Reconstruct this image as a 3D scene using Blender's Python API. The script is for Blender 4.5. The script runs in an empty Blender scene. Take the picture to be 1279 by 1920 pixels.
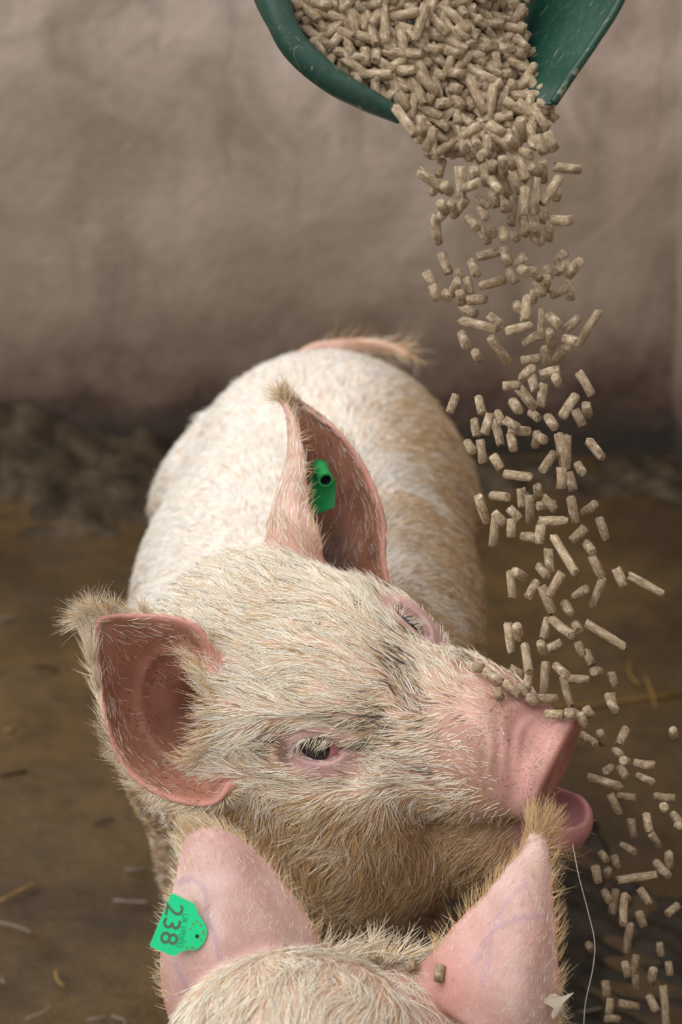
import bpy, bmesh, math, random, time
import numpy as np
from mathutils import Vector, Matrix

T0 = time.time()
HAIR = 1.0
FINE = 0.0020         # grid step of the near pig's head
rng = np.random.default_rng(7)
random.seed(7)
scene = bpy.context.scene
COL = scene.collection

# ------------------------------------------------------------------ camera
FPX, PITCH, CAMH = 3200.0, math.radians(25.0), 1.62
CAM = np.array([0.0, 0.0, CAMH])
RT = np.array([1.0, 0, 0])
UPV = np.array([0, math.sin(PITCH), math.cos(PITCH)])
FWD = np.array([0, math.cos(PITCH), -math.sin(PITCH)])
cd = bpy.data.cameras.new('camera')
cam = bpy.data.objects.new('camera', cd)
COL.objects.link(cam)
cam.location = CAM
cam.rotation_euler = (math.pi / 2 - PITCH, 0, 0)
cd.sensor_fit = 'VERTICAL'
cd.sensor_height = 36.0
cd.lens = FPX / 1920.0 * 36.0
cd.clip_start = 0.05
cd.dof.use_dof = True
cd.dof.focus_distance = 1.555
cd.dof.aperture_fstop = 4.5
scene.camera = cam

# ------------------------------------------------------------------ light
world = bpy.data.worlds.new('overcast_sky')
scene.world = world
world.use_nodes = True
wn, wl = world.node_tree.nodes, world.node_tree.links
wn.clear()
w_out = wn.new('ShaderNodeOutputWorld')
w_bg = wn.new('ShaderNodeBackground')
w_tc = wn.new('ShaderNodeTexCoord')
w_sep = wn.new('ShaderNodeSeparateXYZ')
w_ramp = wn.new('ShaderNodeValToRGB')
w_ramp.color_ramp.elements[0].position = 0.0
w_ramp.color_ramp.elements[0].color = (0.36, 0.36, 0.36, 1)
w_ramp.color_ramp.elements[1].position = 1.0
w_ramp.color_ramp.elements[1].color = (1.0, 1.0, 1.0, 1)
wl.new(w_tc.outputs['Generated'], w_sep.inputs[0])
wl.new(w_sep.outputs['Z'], w_ramp.inputs[0])
wl.new(w_ramp.outputs[0], w_bg.inputs['Color'])
wl.new(w_bg.outputs[0], w_out.inputs[0])
w_bg.inputs['Strength'].default_value = 1.2
sd = bpy.data.lights.new('soft_sun', 'SUN')
sun = bpy.data.objects.new('soft_sun', sd)
COL.objects.link(sun)
sd.energy = 2.5
sd.angle = math.radians(70)
sd.color = (1.0, 0.985, 0.96)
sun.rotation_euler = Vector((0.78, 0.28, -1.0)).to_track_quat('-Z', 'Y').to_euler()
vs = scene.view_settings
vs.view_transform = 'Standard'
vs.look = 'None'
vs.gamma = 1.0
vs.use_curve_mapping = False
vs.exposure = 0.04
scene.cycles.max_bounces = 6
scene.cycles.diffuse_bounces = 3
scene.cycles.adaptive_threshold = 0.025


# ------------------------------------------------------------------ helpers
def pw(x, y, D):
    """pixel of the 1279x1920 frame + distance along the axis -> world point"""
    return CAM + D * (FWD + (x - 639.5) / FPX * RT + (960.0 - y) / FPX * UPV)


def pix(P):
    d = np.asarray(P) - CAM
    z = d @ FWD
    return np.stack([639.5 + FPX * (d @ RT) / z, 960 - FPX * (d @ UPV) / z, z], -1)


def empty(name, loc=(0, 0, 0)):
    o = bpy.data.objects.new(name, None)
    o.location = loc
    o.empty_display_size = 0.05
    COL.objects.link(o)
    return o


def tag(o, label=None, cat=None, group=None, kind=None):
    if label: o['label'] = label
    if cat: o['category'] = cat
    if group: o['group'] = group
    if kind: o['kind'] = kind
    return o


def link_mesh(name, me, mat=None, parent=None, smooth=True):
    o = bpy.data.objects.new(name, me)
    COL.objects.link(o)
    if mat: me.materials.append(mat)
    if parent:
        o.parent = parent
        o.matrix_parent_inverse = Matrix.Translation(parent.location).inverted()
    if smooth:
        me.polygons.foreach_set('use_smooth', np.ones(len(me.polygons), bool))
    return o


def from_py(name, verts, faces, mat=None, parent=None, smooth=True):
    me = bpy.data.meshes.new(name)
    me.from_pydata([tuple(map(float, v)) for v in verts], [], [tuple(map(int, f)) for f in faces])
    me.update()
    return link_mesh(name, me, mat, parent, smooth)


def np_mesh(name, V, Q):
    """quads from numpy"""
    me = bpy.data.meshes.new(name)
    me.vertices.add(len(V))
    me.vertices.foreach_set('co', V.astype(np.float32).ravel())
    n = len(Q)
    me.loops.add(n * 4)
    me.loops.foreach_set('vertex_index', Q.astype(np.int32).ravel())
    me.polygons.add(n)
    me.polygons.foreach_set('loop_start', np.arange(0, n * 4, 4, dtype=np.int32))
    me.update(calc_edges=True)
    return me


def catmull(P, n, closed=False):
    """P (k,3) -> (n,3) through the points"""
    P = np.asarray(P, float)
    k = len(P)
    t = np.linspace(0, k - 1, n)
    i = np.clip(t.astype(int), 0, k - 2)
    u = (t - i)[:, None]
    g = lambda j: P[np.clip(j, 0, k - 1)]
    p0, p1, p2, p3 = g(i - 1), g(i), g(i + 1), g(i + 2)
    p0 = np.where((i == 0)[:, None], 2 * p1 - p2, p0)
    p3 = np.where((i == k - 2)[:, None], 2 * p2 - p1, p3)
    return 0.5 * ((2 * p1) + (p2 - p0) * u + (2 * p0 - 5 * p1 + 4 * p2 - p3) * u ** 2 + (3 * p1 - p0 - 3 * p2 + p3) * u ** 3)


def sheet(rows, nu, nv):
    """rows of (px,py,depth) -> (nu,nv,3) smooth surface"""
    R = [catmull([pw(*p) for p in r], nv) for r in rows]
    R = np.stack(R)
    out = np.zeros((nu, nv, 3))
    for j in range(nv):
        out[:, j] = catmull(R[:, j], nu)
    return out


def tube(path, radii, seg=10, squash=None):
    """swept tube -> verts, faces (closed ends)"""
    path = np.asarray(path, float)
    n = len(path)
    radii = np.broadcast_to(np.asarray(radii, float), (n,))
    tang = np.gradient(path, axis=0)
    tang /= np.linalg.norm(tang, axis=1)[:, None] + 1e-12
    ref = np.array([0, 0, 1.0]) if abs(tang[0][2]) < 0.9 else np.array([1.0, 0, 0])
    V, Fc = [], []
    a = np.cross(tang[0], ref); a /= np.linalg.norm(a)
    for i in range(n):
        a = a - tang[i] * (a @ tang[i]); a /= np.linalg.norm(a)
        b = np.cross(tang[i], a)
        for k in range(seg):
            w = 2 * math.pi * k / seg
            V.append(path[i] + radii[i] * (math.cos(w) * a + math.sin(w) * b))
    for i in range(n - 1):
        for k in range(seg):
            k2 = (k + 1) % seg
            Fc.append((i * seg + k, i * seg + k2, (i + 1) * seg + k2, (i + 1) * seg + k))
    Fc.append(tuple(range(seg))[::-1])
    Fc.append(tuple(range((n - 1) * seg, n * seg)))
    return V, Fc


def fnoise(P, scale, seed, n=10, comps=3):
    """smooth pseudo-random vector field"""
    r = np.random.default_rng(seed)
    K = r.normal(size=(3, n)) * 2 * math.pi / scale * 0.6
    A = r.normal(size=(n, comps)) / math.sqrt(n) * 1.4
    ph = r.uniform(0, 2 * math.pi, n)
    return np.sin(P @ K + ph) @ A


def sstep(a, b, x):
    t = np.clip((x - a) / (b - a), 0, 1)
    return t * t * (3 - 2 * t)


# ------------------------------------------------------------------ materials
class NT:
    def __init__(s, name):
        s.m = bpy.data.materials.new(name)
        s.m.use_nodes = True
        s.n, s.l = s.m.node_tree.nodes, s.m.node_tree.links
        s.b = s.n['Principled BSDF']

    def node(s, t, **kw):
        n = s.n.new(t)
        for k, v in kw.items():
            if k in n.inputs.keys():
                n.inputs[k].default_value = v
            else:
                setattr(n, k, v)
        return n

    def link(s, a, b): s.l.new(a, b)

    def noise(s, scale, detail=4, rough=0.55, vec=None, dist=0.0):
        n = s.node('ShaderNodeTexNoise')
        n.inputs['Scale'].default_value = scale
        n.inputs['Detail'].default_value = detail
        n.inputs['Roughness'].default_value = rough
        n.inputs['Distortion'].default_value = dist
        if vec is not None: s.link(vec, n.inputs['Vector'])
        return n.outputs['Fac']

    def obj(s): return s.node('ShaderNodeTexCoord').outputs['Object']

    def mapping(s, vec, scale=(1, 1, 1), loc=(0, 0, 0)):
        m = s.node('ShaderNodeMapping')
        m.inputs['Scale'].default_value = scale
        m.inputs['Location'].default_value = loc
        s.link(vec, m.inputs['Vector'])
        return m.outputs[0]

    def ramp(s, fac, stops):
        r = s.node('ShaderNodeValToRGB')
        e = r.color_ramp.elements
        while len(e) < len(stops): e.new(0.5)
        for el, (p, c) in zip(e, stops):
            el.position = p
            el.color = (*c, 1) if len(c) == 3 else c
        s.link(fac, r.inputs[0])
        return r.outputs[0]

    def mix(s, fac, a, b, mode='MIX'):
        m = s.node('ShaderNodeMix')
        m.data_type = 'RGBA'
        m.blend_type = mode
        for sock, v in ((m.inputs[0], fac), (m.inputs[6], a), (m.inputs[7], b)):
            if hasattr(v, 'is_linked'): s.link(v, sock)
            else: sock.default_value = v if isinstance(v, (int, float)) else (*v, 1)
        return m.outputs[2]

    def math(s, op, a, b=None):
        m = s.node('ShaderNodeMath', operation=op)
        for sock, v in ((m.inputs[0], a), (m.inputs[1], b)):
            if v is None: continue
            if hasattr(v, 'is_linked'): s.link(v, sock)
            else: sock.default_value = v
        return m.outputs[0]

    def bump(s, h, strength=0.3, dist=0.01):
        b = s.node('ShaderNodeBump')
        b.inputs['Strength'].default_value = strength
        b.inputs['Distance'].default_value = dist
        s.link(h, b.inputs['Height'])
        s.link(b.outputs[0], s.b.inputs['Normal'])

    def col(s, c):
        if hasattr(c, 'is_linked'): s.link(c, s.b.inputs['Base Color'])
        else: s.b.inputs['Base Color'].default_value = (*c, 1)

    def set(s, **kw):
        for k, v in kw.items():
            s.b.inputs[k.replace('_', ' ')].default_value = v
        return s


def mat_wall():
    t = NT('stained_concrete')
    o = t.obj()
    big = t.noise(1.1, 3, 0.5, t.mapping(o, (1, 1, 0.9), (3.1, 0, 0.4)), 0.4)
    mid = t.noise(4.2, 6, 0.62, o, 0.8)
    streak = t.noise(2.6, 5, 0.62, t.mapping(o, (2.6, 1, 0.6), (4.2, 0, 1.0)), 0.3)
    sep = t.node('ShaderNodeSeparateXYZ'); t.link(o, sep.inputs[0])
    c = t.ramp(big, [(0.30, (0.340, 0.262, 0.190)), (0.50, (0.500, 0.402, 0.320)), (0.70, (0.640, 0.530, 0.460))])
    c = t.mix(t.ramp(mid, [(0.42, (0, 0, 0)), (0.62, (0.65, 0.65, 0.65))]), c, (0.265, 0.205, 0.145))
    c = t.mix(t.ramp(streak, [(0.52, (0, 0, 0)), (0.70, (0.7, 0.7, 0.7))]), c, (0.150, 0.120, 0.095))
    # old splashes plus the light's fall-off down the wall, painted into the colour
    hz = t.math('ADD', sep.outputs['Z'], t.math('MULTIPLY', t.math('SUBTRACT', t.noise(2.4, 4, 0.6, o), 0.5), 0.5))
    c = t.mix(t.ramp(hz, [(0.15, (0.72,) * 3), (0.95, (0, 0, 0))]), c, (0.235, 0.172, 0.120))
    # splash zone: reddish brown dirt with a ragged upper edge
    h = t.math('ADD', sep.outputs['Z'], t.math('MULTIPLY', t.math('SUBTRACT', t.noise(4.5, 5, 0.65, o), 0.5), 0.34))
    dirt = t.ramp(h, [(0.12, (1, 1, 1)), (0.40, (0, 0, 0))])
    dcol = t.ramp(t.noise(9, 4, 0.6, o), [(0.35, (0.075, 0.040, 0.027)), (0.65, (0.155, 0.092, 0.066))])
    c = t.mix(dirt, c, dcol)
    h2 = t.math('ADD', sep.outputs['Z'], t.math('MULTIPLY', t.math('SUBTRACT', t.noise(11, 5, 0.7, o), 0.5), 0.26))
    c = t.mix(t.ramp(h2, [(0.05, (1, 1, 1)), (0.16, (0, 0, 0))]), c, (0.035, 0.026, 0.018))
    t.col(c)
    t.set(Roughness=0.85)
    t.bump(t.noise(22, 6, 0.7, o), 0.5, 0.012)
    return t.m


def mat_floor():
    t = NT('wet_muddy_floor')
    o = t.obj()
    a = t.noise(2.2, 5, 0.6, o, 0.5)
    b = t.noise(14, 5, 0.65, o)
    c = t.ramp(a, [(0.3, (0.040, 0.024, 0.011)), (0.5, (0.080, 0.048, 0.018)), (0.7, (0.110, 0.066, 0.023))])
    c = t.mix(t.ramp(b, [(0.45, (0, 0, 0)), (0.7, (0.7, 0.7, 0.7))]), c, (0.034, 0.023, 0.014))
    t.col(c)
    t.link(t.ramp(t.noise(5, 4, 0.6, o), [(0.4, (0.32,) * 3), (0.65, (0.6,) * 3)]), t.b.inputs['Roughness'])
    t.b.inputs['Specular IOR Level'].default_value = 0.3
    t.bump(t.noise(30, 5, 0.65, o), 0.5, 0.01)
    return t.m


def mat_muck():
    t = NT('muck')
    o = t.obj()
    c = t.ramp(t.noise(10, 6, 0.7, o), [(0.3, (0.012, 0.009, 0.006)), (0.5, (0.045, 0.031, 0.018)), (0.72, (0.105, 0.078, 0.050))])
    t.col(c)
    t.set(Roughness=0.9)
    t.b.inputs['Specular IOR Level'].default_value = 0.15
    t.bump(t.noise(40, 5, 0.7, o), 0.6, 0.01)
    return t.m


def mat_skin():
    t = NT('pig_skin')
    at = t.node('ShaderNodeAttribute'); at.attribute_name = 'skin'
    o = t.obj()
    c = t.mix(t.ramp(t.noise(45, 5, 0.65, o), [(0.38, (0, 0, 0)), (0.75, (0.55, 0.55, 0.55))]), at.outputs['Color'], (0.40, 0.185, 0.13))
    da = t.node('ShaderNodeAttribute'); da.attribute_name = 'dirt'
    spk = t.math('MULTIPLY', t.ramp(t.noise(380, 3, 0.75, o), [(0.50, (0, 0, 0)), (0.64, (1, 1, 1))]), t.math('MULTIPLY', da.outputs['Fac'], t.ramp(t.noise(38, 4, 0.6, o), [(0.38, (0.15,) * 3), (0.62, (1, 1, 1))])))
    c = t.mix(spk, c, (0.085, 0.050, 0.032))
    t.col(c)
    t.set(Roughness=0.52)
    t.b.inputs['Specular IOR Level'].default_value = 0.35
    t.b.inputs['Subsurface Weight'].default_value = 0.15
    t.b.inputs['Subsurface Radius'].default_value = (1.0, 0.36, 0.22)
    t.b.inputs['Subsurface Scale'].default_value = 0.006
    t.bump(t.noise(420, 4, 0.6, o), 0.28, 0.002)
    return t.m


def mat_hair():
    t = NT('pig_hair')
    at = t.node('ShaderNodeAttribute'); at.attribute_name = 'tint'
    t.col(at.outputs['Color'])
    t.set(Roughness=0.5)
    t.b.inputs['Specular IOR Level'].default_value = 0.25
    return t.m


def mat_plain(name, c, rough=0.5, spec=0.5, bump=0, var=0.0, vscale=40):
    t = NT(name)
    if var:
        d = tuple(x * (1 - var) for x in c)
        t.col(t.ramp(t.noise(vscale, 4, 0.6, t.obj()), [(0.35, d), (0.65, c)]))
    else:
        t.col(c)
    t.set(Roughness=rough)
    t.b.inputs['Specular IOR Level'].default_value = spec
    if bump: t.bump(t.noise(vscale * 3, 4, 0.6, t.obj()), bump, 0.004)
    return t.m


def mat_scoop():
    t = NT('scuffed_green_plastic')
    o = t.obj()
    c = t.ramp(t.noise(9, 4, 0.6, o), [(0.35, (0.003, 0.036, 0.022)), (0.7, (0.005, 0.058, 0.034))])
    dust = t.ramp(t.noise(140, 5, 0.75, o), [(0.50, (0, 0, 0)), (0.78, (0.35, 0.35, 0.35))])
    c = t.mix(dust, c, (0.10, 0.14, 0.085))
    scr = t.ramp(t.noise(60, 3, 0.5, t.mapping(o, (1, 4, 0.35)), 1.5), [(0.655, (0, 0, 0)), (0.70, (0.8, 0.8, 0.8))])
    c = t.mix(scr, c, (0.22, 0.22, 0.14))
    t.col(c)
    t.set(Roughness=0.45)
    t.bump(t.noise(90, 4, 0.6, o), 0.12, 0.003)
    return t.m


def mat_pellet():
    t = NT('pressed_feed')
    o = t.obj()
    oi = t.node('ShaderNodeObjectInfo')
    at = t.node('ShaderNodeAttribute'); at.attribute_name = 'shade'
    v = t.math('ADD', oi.outputs['Random'], at.outputs['Fac'])
    v = t.math('FRACT', v)
    n = t.noise(330, 4, 0.7, t.mapping(o, (1, 1, 0.45)))
    c = t.ramp(n, [(0.32, (0.190, 0.125, 0.068)), (0.46, (0.395, 0.290, 0.180)), (0.57, (0.52, 0.405, 0.275)), (0.68, (0.78, 0.70, 0.58))])
    c = t.mix(t.math('MULTIPLY', v, 0.45), c, (0.235, 0.160, 0.095))
    t.col(c)
    t.set(Roughness=0.7)
    t.b.inputs['Specular IOR Level'].default_value = 0.3
    t.bump(t.noise(420, 4, 0.7, o), 0.7, 0.002)
    return t.m


M_WALL, M_FLOOR, M_MUCK = mat_wall(), mat_floor(), mat_muck()
M_SKIN, M_HAIR = mat_skin(), mat_hair()
M_SCOOP, M_PELLET = mat_scoop(), mat_pellet()
M_EYE = mat_plain('eyeball_white', (0.55, 0.25, 0.22), 0.12, 0.6, var=0.3, vscale=90)
M_IRIS = mat_plain('eye_dark', (0.010, 0.010, 0.010), 0.08, 0.7)
M_HOOF = mat_plain('hoof_horn', (0.10, 0.07, 0.05), 0.6, var=0.4)
M_TAG = mat_plain('tag_green', (0.004, 0.63, 0.25), 0.42, 0.5, var=0.12)
M_TAGD = mat_plain('tag_deep_green', (0.004, 0.34, 0.085), 0.4, 0.5, var=0.15)
M_INK = mat_plain('tag_ink', (0.075, 0.115, 0.075), 0.7)
M_INK2 = mat_plain('tag_ink_faded', (0.012, 0.30, 0.12), 0.7)
M_INKY = mat_plain('tag_rubbed_mark', (0.17, 0.26, 0.02), 0.7)
M_BLACK = mat_plain('dark_hole', (0.006, 0.008, 0.006), 0.8)
M_STRAW = mat_plain('straw', (0.20, 0.155, 0.115), 0.6, var=0.4)
M_STRAWD = mat_plain('straw_wet', (0.30, 0.17, 0.035), 0.6, var=0.4)
M_DROOL = mat_plain('drool', (0.34, 0.31, 0.28), 0.3, 0.5)
M_FLAKE = mat_plain('skin_flake', (0.58, 0.50, 0.38), 0.6, var=0.3)

# ------------------------------------------------------------------ setting
WALL_Y, COR_X = 3.81, 0.738


def grid_surface(name, fn, u0, u1, nu, v0, v1, nv, mat):
    us, vs_ = np.linspace(u0, u1, nu), np.linspace(v0, v1, nv)
    UU, VV = np.meshgrid(us, vs_, indexing='ij')
    P = fn(UU, VV)
    idx = np.arange(nu * nv).reshape(nu, nv)
    Q = np.stack([idx[:-1, :-1], idx[1:, :-1], idx[1:, 1:], idx[:-1, 1:]], -1).reshape(-1, 4)
    me = np_mesh(name, P.reshape(-1, 3), Q)
    return link_mesh(name, me, mat)


def wall_fn(X, Z):
    P = np.stack([X, np.zeros_like(X), Z], -1).reshape(-1, 3)
    rel = fnoise(P, 0.5, 3, 60, 1)[:, 0] * 0.003
    return np.stack([X.ravel(), WALL_Y - rel, Z.ravel()], -1).reshape(*X.shape, 3)


def floor_fn(X, Y):
    P = np.stack([X, Y, np.zeros_like(X)], -1).reshape(-1, 3)
    z = fnoise(P, 0.6, 5, comps=1)[:, 0] * 0.004 + fnoise(P, 0.12, 6, comps=1)[:, 0] * 0.003 - 0.006
    return np.stack([X.ravel(), Y.ravel(), z], -1).reshape(*X.shape, 3)


w = grid_surface('wall_back', wall_fn, COR_X + 0.35, -3.0, 150, -0.03, 1.7, 80, M_WALL)
tag(w, 'stained grey-brown rendered concrete wall behind the pigs', kind='structure')
fl = grid_surface('floor', floor_fn, -3.0, COR_X + 0.35, 150, -1.2, WALL_Y + 0.02, 200, M_FLOOR)
tag(fl, 'wet brown muddy concrete floor of the pen', kind='structure')


def side_fn(Y, Z):
    P = np.stack([np.zeros_like(Y), Y, Z], -1).reshape(-1, 3)
    rel = fnoise(P, 0.4, 8, comps=1)[:, 0] * 0.004
    # an old wall with a battered face: it leans away towards its foot
    return np.stack([COR_X + 0.075 * (0.9 - Z.ravel()) + rel, Y.ravel(), Z.ravel()], -1).reshape(*Y.shape, 3)


sw = grid_surface('wall_right', side_fn, WALL_Y + 0.02, -1.2, 160, -0.03, 1.7, 60, M_WALL)
tag(sw, 'dark side wall meeting the back wall at the right edge', kind='structure')

# muck heaped against the foot of the wall
nx, ny = 200, 60
mx, my = np.linspace(-2.6, -0.28, nx), np.linspace(3.28, WALL_Y - 0.03, ny)
XX, YY = np.meshgrid(mx, my, indexing='ij')
Pm = np.stack([XX, YY, np.zeros_like(XX)], -1).reshape(-1, 3)
t_ = (Pm[:, 1] - 3.28) / (WALL_Y - 3.28)
lump = fnoise(Pm, 0.30, 21, 24, 1)[:, 0] * 0.022 + fnoise(Pm, 0.12, 22, 24, 1)[:, 0] * 0.009 + fnoise(Pm, 0.05, 23, 24, 1)[:, 0] * 0.004
side = sstep(-0.28, -0.55, Pm[:, 0])
Pm[:, 2] = -0.02 + (0.10 * t_ ** 1.5 + lump * sstep(0, 0.35, t_) + 0.014 * sstep(0, 0.2, t_)) * side
idx = np.arange(nx * ny).reshape(nx, ny)
Qm = np.stack([idx[:-1, :-1], idx[1:, :-1], idx[1:, 1:], idx[:-1, 1:]], -1).reshape(-1, 4)
mo = link_mesh('muck', np_mesh('muck', Pm, Qm), M_MUCK)
tag(mo, 'lumpy dark muck heaped along the foot of the wall at left', 'muck', kind='stuff')
nx2 = 120  # low dark strip along the wall foot at right
mx, my = np.linspace(0.15, COR_X + 0.1, nx2), np.linspace(3.5, WALL_Y - 0.03, 40)
XX, YY = np.meshgrid(mx, my, indexing='ij')
Pm = np.stack([XX, YY, np.zeros_like(XX)], -1).reshape(-1, 3)
t_ = (Pm[:, 1] - 3.5) / (WALL_Y - 3.5)
Pm[:, 2] = -0.02 + (0.022 * sstep(0, 0.4, t_) * (1 - 0.6 * sstep(0.7, 1, t_)) + fnoise(Pm, 0.15, 25, 24, 1)[:, 0] * 0.006 * sstep(0, .3, t_) + 0.006) * sstep(0.15, 0.3, Pm[:, 0])
idx = np.arange(nx2 * 40).reshape(nx2, 40)
Qm = np.stack([idx[:-1, :-1], idx[1:, :-1], idx[1:, 1:], idx[:-1, 1:]], -1).reshape(-1, 4)
mo = link_mesh('muck', np_mesh('muck', Pm, Qm), M_MUCK)  # the dark strip, sharing the muck's name and material
tag(mo, 'thin dark strip along the wall foot at right', 'muck', kind='stuff')


# ------------------------------------------------------------------ implicit surfaces
def smin(a, b, k):
    h = np.maximum(k - np.abs(a - b), 0.0) / k
    return np.minimum(a, b) - h * h * k * 0.25


def smax(a, b, k): return -smin(-a, -b, k)


def ell(P, c, r, rot=None):
    q = P - np.asarray(c, np.float32)
    if rot is not None: q = q @ rot.astype(np.float32)
    r = np.asarray(r, np.float32)
    a = q / r
    k0 = np.sqrt((a * a).sum(1)) + 1e-9
    a = a / r
    k1 = np.sqrt((a * a).sum(1)) + 1e-9
    return k0 * (k0 - 1.0) / k1


def rcone(P, a, b, ra, rb, sx=None):
    a, b = np.asarray(a, np.float32), np.asarray(b, np.float32)
    ba = b - a
    q = P - a
    t = np.clip(q @ ba / (ba @ ba), 0, 1)
    q = q - t[:, None] * ba
    if sx is not None: q = q * np.asarray(sx, np.float32)
    return np.sqrt((q * q).sum(1)) - (ra + t * (rb - ra))


def chain(P, pts, k=0.02):
    d = None
    for (a, ra), (b, rb) in zip(pts[:-1], pts[1:]):
        e = rcone(P, a, b, ra, rb)
        d = e if d is None else smin(d, e, k)
    return d


def rotm(ax, deg):
    return np.array(Matrix.Rotation(math.radians(deg), 3, ax))


class Ear:
    """thin curved sheet with rounded rim, found by its nearest sample"""
    def __init__(s, rows, nu=44, nv=44, t0=0.0055, t1=0.0028, flip=1):
        S = sheet(rows, nu, nv)
        s.nu, s.nv = nu, nv
        du = np.gradient(S, axis=0); dv = np.gradient(S, axis=1)
        n = np.cross(du, dv); n /= np.linalg.norm(n, axis=2)[..., None] + 1e-12
        s.n = (flip * n).reshape(-1, 3).astype(np.float32)
        s.du = (du / (np.linalg.norm(du, axis=2)[..., None] + 1e-12)).reshape(-1, 3).astype(np.float32)
        s.dv = (dv / (np.linalg.norm(dv, axis=2)[..., None] + 1e-12)).reshape(-1, 3).astype(np.float32)
        s.S = S.reshape(-1, 3).astype(np.float32)
        s.DU, s.DV = (du * (nu - 1)).reshape(-1, 3).astype(np.float32), (dv * (nv - 1)).reshape(-1, 3).astype(np.float32)
        a, b, c = (s.DU ** 2).sum(1) + 1e-6, (s.DU * s.DV).sum(1), (s.DV ** 2).sum(1) + 1e-6
        det = np.maximum(a * c - b * b, 1e-3 * a * c)
        s.g11, s.g12, s.g22 = a / det, b / det, c / det          # inverse metric
        s.hv, s.hu = np.sqrt(det / a), np.sqrt(det / c)          # widths across each rim
        iu, iv = np.meshgrid(np.arange(nu), np.arange(nv), indexing='ij')
        s.u = (iu / (nu - 1)).ravel().astype(np.float32)
        s.v = (iv / (nv - 1)).ravel().astype(np.float32)
        e = np.minimum(s.v, 1 - s.v)
        s.th = (t1 + (t0 - t1) * (1 - s.u) * sstep(0, 0.3, e)).astype(np.float32)
        s.lo, s.hi = s.S.min(0) - 0.03, s.S.max(0) + 0.03

    def nearest(s, P):
        """nearest sample: every third one first, then its neighbours"""
        P = np.asarray(P, np.float32)
        iu = np.unique(np.r_[np.arange(0, s.nu, 3), s.nu - 1]); iv = np.unique(np.r_[np.arange(0, s.nv, 3), s.nv - 1])
        sub = (iu[:, None] * s.nv + iv[None]).ravel()
        cen = s.S.mean(0)
        Sc = s.S - cen
        s2 = ((Sc[sub] ** 2).sum(1) * 0.5).astype(np.float32)
        ST = np.ascontiguousarray(Sc[sub].T)
        out = np.zeros(len(P), np.int32)
        for i in range(0, len(P), 8000):
            p = P[i:i + 8000] - cen
            m = p @ ST
            m -= s2
            k = sub[np.argmax(m, axis=1)]
            u0, v0 = k // s.nv, k % s.nv
            best = np.full(len(p), 1e9, np.float32); bi = k.copy()
            for du in (-2, -1, 0, 1, 2):
                uu = np.clip(u0 + du, 0, s.nu - 1) * s.nv
                for dv in (-2, -1, 0, 1, 2):
                    j = uu + np.clip(v0 + dv, 0, s.nv - 1)
                    e = Sc[j] - p
                    e = np.einsum('ij,ij->i', e, e)
                    w_ = e < best
                    best = np.where(w_, e, best); bi = np.where(w_, j, bi)
            out[i:i + 8000] = bi
        return out

    def dist(s, P):
        d = np.full(len(P), 0.05, np.float32)
        m = ((P > s.lo) & (P < s.hi)).all(1)
        if not m.any(): return d
        p = P[m].astype(np.float32)
        i = s.nearest(p)
        q = p - s.S[i]
        nd = np.abs((q * s.n[i]).sum(1))
        full = (q * q).sum(1)
        qu, qv = (q * s.du[i]).sum(1), (q * s.dv[i]).sum(1)
        u, v = s.u[i], s.v[i]
        # sheet coordinates of the foot point; what lies beyond a rim counts as distance
        ru, rv = (q * s.DU[i]).sum(1), (q * s.DV[i]).sum(1)
        u2 = u + s.g22[i] * ru - s.g12[i] * rv
        v2 = v - s.g12[i] * ru + s.g11[i] * rv
        ov = (np.maximum(v2 - 1, 0) + np.maximum(-v2, 0)) * s.hv[i]
        ou = (np.maximum(u2 - 1, 0) + np.maximum(-u2, 0)) * s.hu[i]
        dd = np.sqrt(nd ** 2 + np.minimum(ou ** 2 + ov ** 2, full))
        far = full > 0.012 ** 2
        dd = np.where(far, np.sqrt(full), dd)
        d[m] = dd - s.th[i]
        return d


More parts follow.
